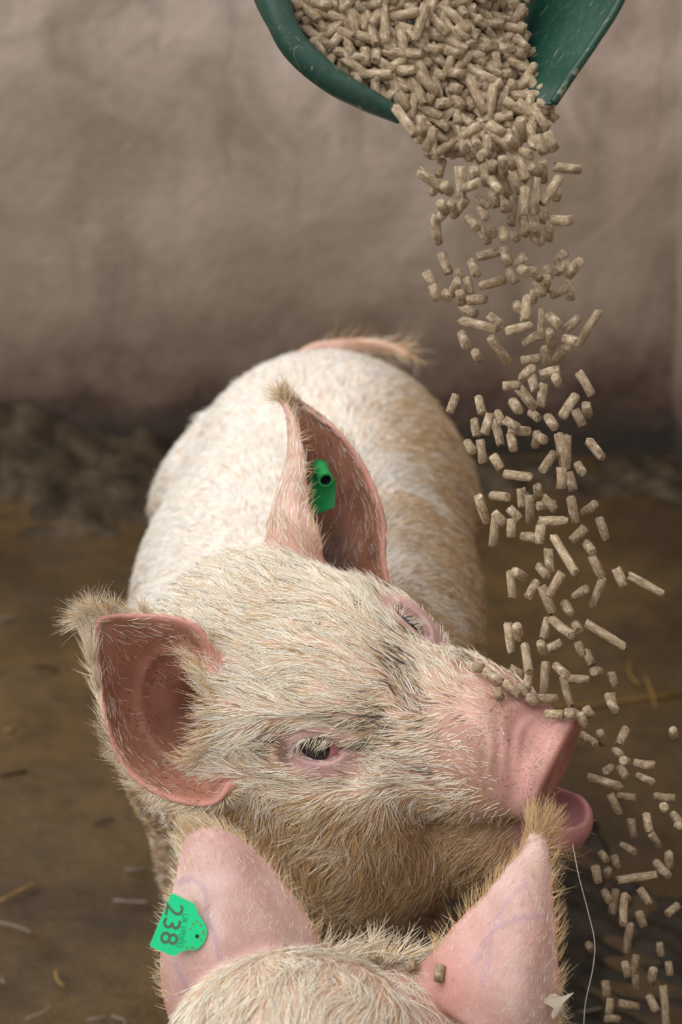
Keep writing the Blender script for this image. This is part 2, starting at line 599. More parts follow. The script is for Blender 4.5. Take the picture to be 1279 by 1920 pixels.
def polygonize(sdf, xs, ys, zs, step=6):
    nx, ny, nz = len(xs), len(ys), len(zs)
    D = np.empty((nx, ny, nz), np.float32)
    cx, cy, cz = np.arange(0, nx, step), np.arange(0, ny, step), np.arange(0, nz, step)
    bx, by, bz = len(cx), len(cy), len(cz)
    # block centres
    def mid(a, c): return np.array([a[i:min(i + step, len(a))].mean() for i in c])
    def half(a, c): return np.array([0.5 * (a[min(i + step, len(a) - 1)] - a[i]) for i in c])
    X, Y, Z = np.meshgrid(mid(xs, cx), mid(ys, cy), mid(zs, cz), indexing='ij')
    hx, hy, hz = np.meshgrid(half(xs, cx), half(ys, cy), half(zs, cz), indexing='ij')
    d = sdf(np.stack([X, Y, Z], -1).reshape(-1, 3).astype(np.float32)).reshape(bx, by, bz)
    rad = np.sqrt(hx ** 2 + hy ** 2 + hz ** 2) * 1.25 + 0.008
    act = np.abs(d) < rad
    big = np.where(d > 0, 1.0, -1.0).astype(np.float32)
    D[:] = np.repeat(np.repeat(np.repeat(big, step, 0), step, 1), step, 2)[:nx, :ny, :nz]
    ai = np.argwhere(act)
    off = np.stack(np.meshgrid(np.arange(step), np.arange(step), np.arange(step), indexing='ij'), -1).reshape(-1, 3)
    CH = 1500
    for c in range(0, len(ai), CH):
        I = (ai[c:c + CH, None, :] * step + off[None]).reshape(-1, 3)
        ok = (I[:, 0] < nx) & (I[:, 1] < ny) & (I[:, 2] < nz)
        I = I[ok]
        P = np.stack([xs[I[:, 0]], ys[I[:, 1]], zs[I[:, 2]]], -1).astype(np.float32)
        D[I[:, 0], I[:, 1], I[:, 2]] = sdf(P)
    S = D < 0
    any_ = np.zeros((nx - 1, ny - 1, nz - 1), bool)
    all_ = np.ones((nx - 1, ny - 1, nz - 1), bool)
    for a in (0, 1):
        for b in (0, 1):
            for c in (0, 1):
                s = S[a:nx - 1 + a, b:ny - 1 + b, c:nz - 1 + c]
                any_ |= s
                all_ &= s
    cells = np.argwhere(any_ & ~all_)
    del any_, all_
    i, j, k = cells.T
    cid = np.full((nx - 1, ny - 1, nz - 1), -1, np.int32)
    cid[i, j, k] = np.arange(len(cells))
    corn = [(a, b, c) for a in (0, 1) for b in (0, 1) for c in (0, 1)]
    vals = {q: D[i + q[0], j + q[1], k + q[2]] for q in corn}
    acc = np.zeros((len(cells), 3)); cnt = np.zeros(len(cells))
    for q in corn:
        for ax in range(3):
            if q[ax] == 0:
                r = list(q); r[ax] = 1; r = tuple(r)
                va, vb = vals[q], vals[r]
                m = (va < 0) != (vb < 0)
                t = np.where(m, va / np.where(m, va - vb, 1), 0)
                loc = np.array(q, float)[None].repeat(len(cells), 0)
                loc[:, ax] = t
                acc += loc * m[:, None]
                cnt += m
    acc /= cnt[:, None]
    V = np.stack([xs[i] + acc[:, 0] * (xs[i + 1] - xs[i]), ys[j] + acc[:, 1] * (ys[j + 1] - ys[j]), zs[k] + acc[:, 2] * (zs[k + 1] - zs[k])], -1)
    quads = []
    for ax in range(3):
        sl0 = [slice(1, -1)] * 3; sl1 = [slice(1, -1)] * 3
        sl0[ax] = slice(0, -1); sl1[ax] = slice(1, None)
        a, b = S[tuple(sl0)], S[tuple(sl1)]
        e = np.argwhere(a != b)
        flip = a[tuple(e.T)]
        e = e.copy()
        for o in range(3):
            if o != ax: e[:, o] += 1
        o1, o2 = (ax + 1) % 3, (ax + 2) % 3
        def cell(d1, d2):
            f = e.copy(); f[:, o1] -= d1; f[:, o2] -= d2
            return cid[tuple(f.T)]
        q = np.stack([cell(1, 1), cell(0, 1), cell(0, 0), cell(1, 0)], -1)
        q[~flip] = q[~flip][:, ::-1]
        quads.append(q)
    Q = np.concatenate(quads)
    Q = Q[(Q >= 0).all(1)]
    return V, Q


def axis_grid(segs):
    """[(start, end, step), ...] -> coordinates"""
    out = []
    for a, b, s in segs:
        n = max(1, int(round((b - a) / s)))
        out.append(np.linspace(a, b, n, endpoint=False))
    out.append(np.array([segs[-1][1]]))
    return np.concatenate(out)


def relax(V, Q, w_, it=4):
    """Laplacian smoothing of the vertices with weight"""
    E = np.concatenate([Q[:, [0, 1]], Q[:, [1, 2]], Q[:, [2, 3]], Q[:, [3, 0]]])
    keep = (w_[E[:, 0]] > 0) | (w_[E[:, 1]] > 0)
    E = E[keep]
    n = len(V)
    cnt = np.maximum(np.bincount(E[:, 0], minlength=n) + np.bincount(E[:, 1], minlength=n), 1)
    for _ in range(it):
        A = np.stack([np.bincount(E[:, 0], V[E[:, 1], k], n) + np.bincount(E[:, 1], V[E[:, 0], k], n) for k in range(3)], -1) / cnt[:, None]
        V = V + (A - V) * (0.5 * w_)[:, None]
    return V


def ear_weight(E_, V):
    w_ = np.zeros(len(V))
    m = ((V > E_.lo) & (V < E_.hi)).all(1)
    p = V[m].astype(np.float32)
    i = E_.nearest(p)
    w_[m] = (np.linalg.norm(p - E_.S[i], axis=1) < 0.011) * np.where(np.minimum(np.minimum(E_.v[i], 1 - E_.v[i]), 1 - E_.u[i]) < 0.08, 1.0, 0.35) * (E_.u[i] > 0.1)
    return w_


def mesh_normals(me, n):
    a = np.empty(n * 3, np.float32)
    me.vertices.foreach_get('normal', a)
    return a.reshape(-1, 3)


def set_attr(me, name, kind, data, domain='POINT'):
    at = me.attributes.new(name, kind, domain)
    if kind == 'FLOAT_COLOR':
        at.data.foreach_set('color', np.concatenate([data, np.ones((len(data), 1))], 1).astype(np.float32).ravel())
    else:
        at.data.foreach_set('value', data.astype(np.float32).ravel())


def unit(v): return v / (np.linalg.norm(v, axis=-1, keepdims=True) + 1e-9)


def make_hair(name, root, direc, nrm, length, lift, tint, rad, parent, seed, npt=5, wave=0.10, clump=0.30, cell=0.006, mess=1.0):
    """native curves: roots, flow direction, lift angle (sin), length (per hair)"""
    r = np.random.default_rng(seed)
    n = len(root)
    d = direc - nrm * (direc * nrm).sum(1, keepdims=True)
    d = unit(d)
    sw_ = (fnoise(root, 0.045, seed + 1) * 0.32 + fnoise(root, 0.014, seed + 2) * 0.26 + r.normal(size=(n, 3)) * 0.15) * np.broadcast_to(np.asarray(mess), (n,))[:, None]
    d = d + sw_
    d = unit(d - nrm * (d * nrm).sum(1, keepdims=True))
    lf = np.clip(lift * (1 + 0.35 * r.normal(size=n)), 0.05, 0.97)[:, None]
    tip = d * np.sqrt(1 - lf ** 2) + nrm * lf
    t = np.linspace(0, 1, npt)[None, :, None]
    L = (length * (0.65 + 0.7 * r.random(n)))[:, None, None]
    bend = (d - nrm * 0.35)[:, None, :]
    P = root[:, None, :] + L * (t * tip[:, None, :] + 0.28 * t ** 2 * (bend - tip[:, None, :] * 0.6))
    wob = r.normal(size=(n, 1, 3)) * wave
    P = P + L * wob * t ** 2
    # locks: tips of neighbours lean together
    jit = fnoise(root, 0.03, seed + 3) * cell * 0.5
    key = np.floor((root + jit) / cell).astype(np.int64)
    h = (key[:, 0] * 73856093) ^ (key[:, 1] * 19349663) ^ (key[:, 2] * 83492791)
    u, inv = np.unique(h, return_inverse=True)
    inv = inv.ravel()
    c = np.bincount(inv).astype(float)
    tipm = np.stack([np.bincount(inv, P[:, -1, k]) / c for k in range(3)], -1)
    P = P + clump * t ** 1.5 * (tipm[inv] - P[:, -1])[:, None, :]
    cu = bpy.data.hair_curves.new(name)
    cu.add_curves([npt] * n)
    cu.position_data.foreach_set('vector', P.astype(np.float32).ravel())
    rr = rad[:, None] * (1 - 0.75 * np.linspace(0, 1, npt)[None] ** 1.3)
    at = cu.attributes.get('radius') or cu.attributes.new('radius', 'FLOAT', 'POINT')
    at.data.foreach_set('value', rr.astype(np.float32).ravel())
    at = cu.attributes.new('tint', 'FLOAT_COLOR', 'CURVE')
    at.data.foreach_set('color', np.concatenate([tint, np.ones((n, 1))], 1).astype(np.float32).ravel())
    cu.materials.append(M_HAIR)
    o = bpy.data.objects.new(name, cu)
    COL.objects.link(o)
    if parent:
        o.parent = parent
        o.matrix_parent_inverse = Matrix.Translation(parent.location).inverted()
    o['kind'] = 'stuff'
    return o


def scatter(V, Q, N, dens, seed):
    """roots by area x density(vertex, per m2): returns positions, normals, nearest vertex id"""
    r = np.random.default_rng(seed)
    A = V[Q]
    area = 0.5 * np.linalg.norm(np.cross(A[:, 2] - A[:, 0], A[:, 3] - A[:, 1]), axis=1)
    w_ = area * dens[Q].mean(1)
    n = r.poisson(w_.sum())
    f = np.searchsorted(np.cumsum(w_) / w_.sum(), r.random(n))
    f = np.clip(f, 0, len(Q) - 1)
    a, b = r.random(n)[:, None], r.random(n)[:, None]
    q = V[Q[f]]
    P = (1 - a) * (1 - b) * q[:, 0] + a * (1 - b) * q[:, 1] + a * b * q[:, 2] + (1 - a) * b * q[:, 3]
    return P, unit(N[Q[f]].mean(1)), Q[f][:, 0]


def lerp(a, b, t): return a + (b - a) * t[:, None]


def C(*c): return np.array(c, float)[None]


# ------------------------------------------------------------------ near pig's head frame
def c2w(v): return v[0] * RT + v[1] * UPV - v[2] * FWD


HF = unit(c2w((0.85, -0.17, 0.46)))
HR = c2w((-0.49, -0.59, 0.64)); HR = unit(HR - HF * (HR @ HF))
HU = np.cross(HR, HF)
HM = np.stack([HR, HF, HU], 1)
HO = pw(672, 1305, 1.65)


def h2w(p): return np.asarray(p) @ HM.T + HO


def w2h(P): return (P - HO) @ HM


def ray_on_x(px, py, lx):
    """pixel ray against a plane parallel to the head's midplane -> world point"""
    r = (pw(px, py, 1.0) - CAM) @ HM
    a = (CAM - HO) @ HM
    return h2w(a + (lx - a[0]) / r[0] * r)


EARN = Ear([  # ear on the pig's right, cup towards the camera: rows from base to tip, front rim to back rim
    [(440, 1285, 1.635), (425, 1330, 1.675), (425, 1385, 1.685), (440, 1430, 1.67), (455, 1450, 1.65)],
    [(414, 1262, 1.595), (380, 1310, 1.675), (372, 1370, 1.685), (398, 1435, 1.655), (436, 1468, 1.615)],
    [(396, 1213, 1.58), (332, 1280, 1.658), (315, 1360, 1.67), (348, 1450, 1.642), (402, 1506, 1.605)],
    [(370, 1176, 1.575), (290, 1240, 1.642), (258, 1340, 1.652), (280, 1430, 1.632), (336, 1503, 1.60)],
    [(330, 1159, 1.577), (250, 1215, 1.625), (217, 1310, 1.633), (225, 1390, 1.618), (272, 1473, 1.60)],
    [(272, 1154, 1.583), (220, 1190, 1.607), (198, 1260, 1.613), (203, 1330, 1.606), (226, 1425, 1.597)],
    [(218, 1154, 1.588), (196, 1172, 1.597), (186, 1215, 1.599), (188, 1270, 1.596), (197, 1340, 1.591)],
    [(190, 1160, 1.59), (182, 1168, 1.592), (178, 1185, 1.592), (179, 1210, 1.592), (184, 1240, 1.591)],
], 56, 56)
EARF = Ear([  # ear on the pig's left, rolled, opening to the right
    [(600, 1100, 1.70), (540, 1100, 1.69), (508, 1090, 1.73), (600, 1085, 1.765), (680, 1090, 1.76), (727, 1095, 1.72)],
    [(600, 1015, 1.683), (545, 1015, 1.683), (508, 1020, 1.72), (590, 1015, 1.768), (680, 1020, 1.765), (720, 1045, 1.722)],
    [(580, 960, 1.688), (547, 955, 1.69), (515, 960, 1.72), (585, 945, 1.768), (670, 950, 1.765), (721, 985, 1.725)],
    [(573, 900, 1.693), (557, 895, 1.697), (532, 905, 1.722), (580, 885, 1.763), (650, 880, 1.758), (707, 930, 1.73)],
    [(567, 845, 1.703), (557, 840, 1.707), (545, 850, 1.725), (580, 830, 1.752), (632, 825, 1.75), (677, 866, 1.735)],
    [(556, 795, 1.717), (549, 790, 1.721), (544, 795, 1.73), (570, 785, 1.745), (600, 783, 1.745), (628, 805, 1.74)],
    [(531, 742, 1.737), (529, 739, 1.738), (528, 741, 1.739), (533, 740, 1.741), (538, 741, 1.741), (544, 747, 1.740)],
], 56, 66)

ES = 1.36
EYE_N = np.array([0.074, 0.002, 0.010])
EYE_F = np.array([-0.053, 0.029, 0.042])


def eye_frame(s):
    """x outwards, y along the lid slit (forward), z up, in head coordinates"""
    out = unit(np.array([s * 0.86, 0.38, 0.33])) if s > 0 else unit(np.array([-0.36, 0.55, 0.75]))
    fw = np.array([0, 0.97, -0.06 * 1.0]); fw = unit(fw - out * (fw @ out))
    up = np.cross(out, fw) * 1.0
    if up[2] < 0: up = -up
    return np.stack([out, fw, up], 1)


EFN, EFF = eye_frame(1), eye_frame(-1)
DISC_C = np.array([0, 0.199, -0.025])
DISC_R = rotm('X', -17)


def head_sdf(P):
    q = P
    ax = np.abs(q[:, 0])
    qs = q.copy(); qs[:, 0] = ax
    d = ell(q, (0, -0.045, 0.012), (0.098, 0.125, 0.098))
    d = smin(d, ell(q, (0, -0.125, 0.030), (0.105, 0.085, 0.080)), 0.05)
    d = smin(d, rcone(q, (0, 0.00, 0.008), (0, 0.12, -0.008), 0.080, 0.062), 0.04)
    d = smin(d, rcone(q, (0, 0.09, -0.008), (0, 0.180, -0.022), 0.061, 0.046, (0.93, 1, 1.05)), 0.03)
    # brow ridges
    d = smin(d, ell(qs, (0.058, -0.004, 0.047), (0.026, 0.045, 0.020)), 0.03)
    # upper cheek below the eye, jowl and throat
    d = smin(d, ell(qs, (0.058, -0.035, -0.065), (0.062, 0.115, 0.085)), 0.05)
    d = smin(d, ell(qs, (0.052, -0.050, -0.155), (0.075, 0.130, 0.100)), 0.06)
    d = smin(d, ell(q, (0, -0.11, -0.18), (0.125, 0.14, 0.15)), 0.06)
    # upper lip flews
    d = smin(d, ell(qs, (0.034, 0.120, -0.040), (0.030, 0.068, 0.036)), 0.025)
    # lower jaw
    jaw = rcone(q, (0, 0.02, -0.175), (0, 0.140, -0.132), 0.078, 0.050)
    jaw = smin(jaw, rcone(q, (0, 0.12, -0.118), (0, 0.206, -0.100), 0.045, 0.026, (0.88, 1, 1)), 0.02)
    # hollow behind the lower lip
    jaw = smax(jaw, -ell(q, (0, 0.192, -0.074), (0.0235, 0.042, 0.030), rotm('X', 6)), 0.006)
    # mouth cleft keeps the jaws apart in front
    cle = ell(q, (0, 0.195, -0.072), (0.075, 0.062, 0.0085), rotm('X', 6))
    d = smax(d, -cle, 0.008)
    d = np.minimum(smin(d, jaw, 0.008), smin(d, jaw, 0.03) + 0.2 * sstep(0.125, 0.17, q[:, 1]))
    # snout disc: flange, face, nostrils
    qd = (q - DISC_C.astype(np.float32)) @ DISC_R.astype(np.float32)
    rr = np.sqrt((qd[:, 0] / 1.08) ** 2 + (qd[:, 2] / 0.96) ** 2)
    disc = np.sqrt(np.maximum(rr - 0.0475, 0) ** 2 + np.maximum(np.abs(qd[:, 1]) - 0.002, 0) ** 2) - 0.0065
    d = smin(d, disc, 0.012)
    face = ell(qd, (0, 0.020, 0), (0.046, 0.017, 0.040))
    d = smax(d, -face, 0.006)
    qn = qd.copy(); qn[:, 0] = np.abs(qn[:, 0])
    d = smax(d, -ell(qn, (0.020, 0.0, 0.002), (0.0085, 0.022, 0.012)), 0.004)
    # wrinkles behind the disc
    wr = 0.0008 * np.sin(q[:, 1] * 560 + q[:, 2] * 120 + 1.6 * np.sin(q[:, 0] * 95) + 1.2 * np.sin(q[:, 2] * 130 + 1)) * sstep(0.143, 0.168, q[:, 1]) * (1 - sstep(0.183, 0.193, q[:, 1])) * sstep(-0.02, 0.01, q[:, 2])
    d = d + wr
    for c, E_ in ((EYE_N, EFN), (EYE_F, EFF)):
        e = (q - c.astype(np.float32)) @ E_.astype(np.float32)
        near = (np.abs(e) < 0.08).all(1)
        if not near.any(): continue
        en, dn = e[near] / ES, d[near] / ES
        # orbit hollow, lids, fold above, slit
        dn = smax(dn, -ell(en, (0.022, 0.002, 0.0), (0.016, 0.034, 0.026)), 0.016)
        lid = ell(en, (0.0005, 0.001, -0.001), (0.0185, 0.029, 0.0195))
        dn = smin(dn, lid, 0.008)
        fold = ell(en, (0.0095, 0.004, 0.0165), (0.0085, 0.031, 0.0062), rotm('X', -9))
        dn = smin(dn, fold, 0.005)
        bag = ell(en, (0.007, 0.002, -0.0165), (0.008, 0.027, 0.006), rotm('X', 8))
        dn = smin(dn, bag, 0.008)
        slit = ell(en, (0.014, -0.001, 0.0005), (0.020, 0.0175, 0.0088), rotm('X', 6))
        corner = ell(en, (0.016, 0.018, 0.0030), (0.012, 0.013, 0.0016), rotm('X', 4))
        dn = smax(dn, -np.minimum(slit, corner), 0.0025)
        d[near] = dn * ES
    return d


EHOLE = pw(332, 1322, 1.622)
EHS = (0.0405, 0.064, 0.053)
EHR = np.stack([RT, -FWD, UPV], 1)
BX = -0.045   # body axis
LEGS = []
for s in (-1, 1):
    LEGS.append([((BX + s * 0.085, 1.76, 0.50), 0.095), ((BX + s * 0.115, 1.76, 0.33), 0.066), ((BX + s * 0.12, 1.73, 0.20), 0.046), ((BX + s * 0.12, 1.73, 0.09), 0.038), ((BX + s * 0.12, 1.715, 0.035), 0.040)])
    LEGS.append([((BX + s * 0.11, 2.34, 0.52), 0.135), ((BX + s * 0.135, 2.27, 0.36), 0.095), ((BX + s * 0.13, 2.40, 0.255), 0.052), ((BX + s * 0.13, 2.375, 0.10), 0.038), ((BX + s * 0.13, 2.355, 0.035), 0.040)])


def pig_sdf(P):
    d = ell(P, (BX - 0.008, 1.80, 0.530), (0.228, 0.27, 0.230))
    d = smin(d, ell(P, (BX, 2.03, 0.525), (0.238, 0.36, 0.238)), 0.06)
    d = smin(d, ell(P, (BX + 0.022, 2.30, 0.555), (0.218, 0.27, 0.228)), 0.06)
    for L in LEGS:
        m = P[:, 2] < 0.68
        e = np.full(len(P), 0.3, np.float32)
        if m.any(): e[m] = chain(P[m], L, 0.03)
        d = smin(d, e, 0.06)
    neck = rcone(P, (BX, 1.74, 0.575), h2w((0, -0.13, -0.035)), 0.185, 0.125)
    d = smin(d, neck, 0.06)
    hc = h2w((0, 0.02, -0.05)).astype(np.float32)
    m = ((P - hc) ** 2).sum(1) < 0.40 ** 2
    if m.any():
        dh = head_sdf(((P[m] - HO.astype(np.float32)) @ HM.astype(np.float32)))
        dm = smin(d[m], dh, 0.05)
        dm = smax(dm, -ell(P[m], EHOLE, EHS, EHR), 0.006)
        for E_ in (EARN, EARF):
            e = E_.dist(P[m])
            dm = smin(dm, e, 0.012)
        d[m] = dm
    return d


def ear_info(E_, V, N, tol=0.0085):
    """mask, u, v, side(+1 = along the sheet normal), flow"""
    n = len(V)
    mask = np.zeros(n); u = np.zeros(n); v = np.zeros(n); side = np.zeros(n); fl_ = np.zeros((n, 3)); rim = np.zeros(n)
    m = ((V > E_.lo) & (V < E_.hi)).all(1)
    p = V[m].astype(np.float32)
    i = E_.nearest(p)
    q = p - E_.S[i]
    dist = np.linalg.norm(q, axis=1)
    mask[m] = 1 - sstep(0.0068, tol + 0.004, dist)
    u[m], v[m] = E_.u[i], E_.v[i]
    side[m] = (N[m] * E_.n[i]).sum(1)
    fl_[m] = E_.du[i]
    rim[m] = 1 - sstep(0.0, 0.045, np.minimum(np.minimum(E_.v[i], 1 - E_.v[i]), 1 - E_.u[i]))
    return mask, u, v, side, fl_, rim


print('setup', round(time.time() - T0, 1))
V, Q = polygonize(pig_sdf,
                  axis_grid([(-0.31, 0.34, FINE)]),
                  axis_grid([(1.22, 1.68, FINE), (1.68, 2.62, 0.006)]),
                  axis_grid([(0.0, 0.48, 0.007), (0.48, 1.03, FINE)]))
print('pig polygonized', len(V), len(Q), round(time.time() - T0, 1))
V = relax(V, Q, np.maximum(ear_weight(EARN, V), ear_weight(EARF, V)), 6)
pig_me = np_mesh('body', V, Q)
N = mesh_normals(pig_me, len(V))
q = w2h(V)
noi = fnoise(V, 0.10, 31, comps=3)
nf = fnoise(V, 0.03, 32, comps=3)
nb = fnoise(V, 0.25, 33, comps=3)
hd = np.linalg.norm(q - np.array([0, 0.0, -0.05]), axis=1)
w_head = 1 - sstep(0.16, 0.30, hd)            # 1 on the head, 0 on the body
lat = np.abs(q[:, 0])
near_side = sstep(-0.02, 0.04, q[:, 0])
en = (q - EYE_N) @ EFN
ef = (q - EYE_F) @ EFF
w_eye = np.maximum(1 - sstep(0.75, 1.15, np.sqrt((en[:, 1] / 0.046) ** 2 + (en[:, 2] / 0.036) ** 2 + (en[:, 0] / 0.04) ** 2)),
                   1 - sstep(0.75, 1.15, np.sqrt((ef[:, 1] / 0.046) ** 2 + (ef[:, 2] / 0.036) ** 2 + (ef[:, 0] / 0.04) ** 2)))
w_disc = sstep(0.174, 0.188, q[:, 1] + 0.25 * (q[:, 2] + 0.03)) * sstep(-0.083, -0.068, q[:, 2] + 0.3 * (q[:, 1] - 0.19))
w_bridge = sstep(0.095, 0.135, q[:, 1]) * sstep(-0.045, -0.005, q[:, 2] + 0.02 * nf[:, 0])
w_lip = sstep(0.15, 0.19, q[:, 1]) * (1 - sstep(-0.085, -0.065, q[:, 2])) * sstep(-0.128, -0.105, q[:, 2])
eN = ear_info(EARN, V, N)
eF = ear_info(EARF, V, N)
inner_sign_N = 1.0 if (EARN.n.reshape(56, 56, 3)[28, 28] @ (CAM - EARN.S.reshape(56, 56, 3)[28, 28])) > 0 else -1.0
# inside of the rolled ear: its far wall (v ~ 0.65) faces the camera
inner_sign_F = 1.0 if (EARF.n.reshape(56, 66, 3)[18, 43] @ (CAM - EARF.S.reshape(56, 66, 3)[18, 43])) > 0 else -1.0
inN = eN[0] * sstep(-0.15, 0.25, eN[3] * inner_sign_N)
inF = eF[0] * sstep(-0.15, 0.25, eF[3] * inner_sign_F)
outN = eN[0] * (1 - sstep(-0.15, 0.25, eN[3] * inner_sign_N))
outF = eF[0] * (1 - sstep(-0.15, 0.25, eF[3] * inner_sign_F))

cavity0 = np.clip(1 - sstep(0.003, 0.008, ell(V.astype(np.float32), EHOLE, EHS, EHR)), 0, 1) * (1 - eN[0] * 0.0)
SPX = pix(V)
inN = np.maximum(inN, cavity0 * (V[:, 1] < 1.7))
skin = np.repeat(C(0.76, 0.62, 0.52), len(V), 0)
skin = lerp(skin, C(0.58, 0.355, 0.265), w_head * 0.9)
chest_shade = sstep(0.66, 0.58, V[:, 2]) * sstep(1.80, 1.68, V[:, 1]) * (1 - w_head) * sstep(-0.22, -0.10, V[:, 0])  # shade below the jaw, painted onto chest and forelegs
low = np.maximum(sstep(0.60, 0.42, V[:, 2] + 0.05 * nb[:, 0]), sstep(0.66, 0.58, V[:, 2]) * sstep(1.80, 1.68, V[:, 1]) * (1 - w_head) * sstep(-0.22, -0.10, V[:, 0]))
skin = lerp(skin, C(0.40, 0.27, 0.175), low * 0.75)                       # soiled underside and legs, with the painted chest shade
right_tan = sstep(0.03, 0.13, V[:, 0] + 0.03 * noi[:, 1]) * (1 - w_head) * 0.85  # right flank tinted a darker beige than the left
skin = lerp(skin, C(0.52, 0.41, 0.30), right_tan)
skin = lerp(skin, C(0.13, 0.085, 0.05), chest_shade * 0.85)
jaw_soil = w_head * sstep(-0.005, -0.10, q[:, 2] + 0.018 * noi[:, 0])
skin = lerp(skin, C(0.46, 0.265, 0.165), jaw_soil * 0.8)
skin = lerp(skin, C(0.50, 0.285, 0.235), w_bridge * 0.9)
muz = sstep(0.035, 0.07, q[:, 1]) * (1 - sstep(0.10, 0.14, q[:, 1])) * sstep(-0.012, 0.02, q[:, 2] + 0.012 * nf[:, 1])
skin = lerp(skin, C(0.20, 0.17, 0.15), muz * np.clip(0.45 + 0.5 * nf[:, 0], 0, 1) * 0.5)   # grime between eyes and snout
skin = lerp(skin, C(0.52, 0.325, 0.315), w_eye)
smud = w_head * np.exp(-((SPX[:, 0] - 520) / 26) ** 2 - ((SPX[:, 1] - 1402) / 42) ** 2) * (q[:, 0] > 0.02)
skin = lerp(skin, C(0.13, 0.09, 0.065), np.clip(smud * (0.7 + 0.5 * nf[:, 1]), 0, 0.85))
skin = lerp(skin, C(0.53, 0.285, 0.255), w_disc)
qd = (q - DISC_C) @ DISC_R
w_face = w_disc * sstep(0.003, 0.007, qd[:, 1])
skin = lerp(skin, C(0.38, 0.16, 0.135), w_face)
skin = lerp(skin, C(0.46, 0.20, 0.21), w_lip)
for inn, e in ((inN, eN), (inF, eF)):
    skin = lerp(skin, C(0.40, 0.178, 0.120), inn)
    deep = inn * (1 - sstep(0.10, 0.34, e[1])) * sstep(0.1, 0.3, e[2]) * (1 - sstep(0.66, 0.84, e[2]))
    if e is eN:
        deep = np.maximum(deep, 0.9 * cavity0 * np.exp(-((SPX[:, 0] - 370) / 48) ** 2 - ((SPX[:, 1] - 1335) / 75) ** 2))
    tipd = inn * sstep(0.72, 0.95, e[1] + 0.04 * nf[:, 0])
    skin = lerp(skin, C(0.10, 0.060, 0.045), deep * 0.85)                 # darker brown towards the ear hole
    skin = lerp(skin, C(0.25, 0.16, 0.125), tipd * 0.7)
    skin = lerp(skin, C(0.58, 0.275, 0.225), e[5] * e[0] * 0.9)             # clean pink rim
for out_ in (outN, outF):
    skin = lerp(skin, C(0.56, 0.335, 0.275), out_ * 0.85)
hoof = sstep(0.055, 0.045, V[:, 2])
skin = lerp(skin, C(0.10, 0.07, 0.05), hoof)
skin *= (1 + 0.05 * nb[:, :1] + 0.06 * nf[:, :1])
dirt = np.clip(0.10 + 0.60 * np.maximum(inN, inF) + 0.55 * w_bridge * sstep(0.13, 0.16, q[:, 1]) * (1 - w_face) + 0.25 * w_head * np.clip(noi[:, 2], 0, 1), 0, 1) * (1 - w_eye)
dirt = np.maximum(dirt, np.maximum(inN * sstep(0.55, 0.9, eN[1]), inF * sstep(0.35, 0.8, eF[1])) * 0.75)
dirt *= (1 - 0.9 * np.maximum(eN[5] * eN[0], eF[5] * eF[0]))
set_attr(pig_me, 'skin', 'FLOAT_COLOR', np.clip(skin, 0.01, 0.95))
set_attr(pig_me, 'dirt', 'FLOAT', dirt)

pig = empty('pig', (BX, 1.95, 0.0))
tag(pig, 'large pale pig facing right, head raised under the falling pellets', 'pig', 'pigs in the pen')
link_mesh('body', pig_me, M_SKIN, pig)


# ---- eyes
def make_eye(c, E_, parent, look):
    W = HM @ E_
    cw = h2w(c + E_ @ np.array([-0.0035 * ES, 0.0, 0.0]))
    me = bpy.data.meshes.new('eye')
    bm = bmesh.new(); bmesh.ops.create_uvsphere(bm, u_segments=24, v_segments=16, radius=0.0172 * ES); bm.to_mesh(me); bm.free()
    e = link_mesh('eye', me, M_EYE, parent)
    me.transform(Matrix.Translation(cw))
    # iris: a cap of a slightly larger sphere about the gaze
    g = unit(W @ np.array(look)); a = unit(np.cross(g, [0, 0, 1.0])); b = np.cross(g, a)
    Vv, Fc = [cw + g * 0.0176 * ES], []
    for i in range(1, 7):
        ph = i / 6 * 0.66
        for k in range(20):
            w_ = 2 * math.pi * k / 20
            Vv.append(cw + 0.0176 * ES * (math.cos(ph) * g + math.sin(ph) * (math.cos(w_) * a + math.sin(w_) * b)))
    for k in range(20):
        Fc.append((0, 1 + k, 1 + (k + 1) % 20))
        for i in range(5):
            Fc.append((1 + i * 20 + k, 1 + (i + 1) * 20 + k, 1 + (i + 1) * 20 + (k + 1) % 20, 1 + i * 20 + (k + 1) % 20))
    ir = from_py('iris', Vv, Fc, M_IRIS, e)
    ir['label'] = 'glossy black iris and pupil'
    return e


make_eye(EYE_N, EFN, pig, (1.0, -0.22, 0.02))
make_eye(EYE_F, EFF, pig, (1.0, 0.15, 0.10))

# ---- tail lying across the rump
tp = catmull([pw(560, 690, 2.52), pw(590, 662, 2.55), pw(640, 651, 2.56), pw(690, 647, 2.57), pw(735, 652, 2.57), pw(768, 667, 2.56)], 26)
Vt, Ft = tube(tp, np.interp(np.linspace(0, 1, 26), [0, .3, .7, 1], [0.020, 0.0135, 0.009, 0.005]), 10)
tail = from_py('tail', Vt, Ft, None, pig)
tme = tail.data
tme.materials.append(M_SKIN)
set_attr(tme, 'skin', 'FLOAT_COLOR', np.repeat(C(0.66, 0.42, 0.34), len(Vt), 0))
set_attr(tme, 'dirt', 'FLOAT', np.full(len(Vt), 0.2))

# ---- coat of the near pig
def rand_tint(n, cols, wts, seed, jitter=0.12):
    """per-hair colour picked from a few hair colours"""
    r = np.random.default_rng(seed)
    c = np.cumsum(wts, axis=1) / np.sum(wts, axis=1, keepdims=True)
    k = (r.random(n)[:, None] > c).sum(1)
    t = np.array(cols)[np.clip(k, 0, len(cols) - 1)]
    return np.clip(t * (1 + jitter * r.normal(size=(n, 1))), 0.01, 0.95)


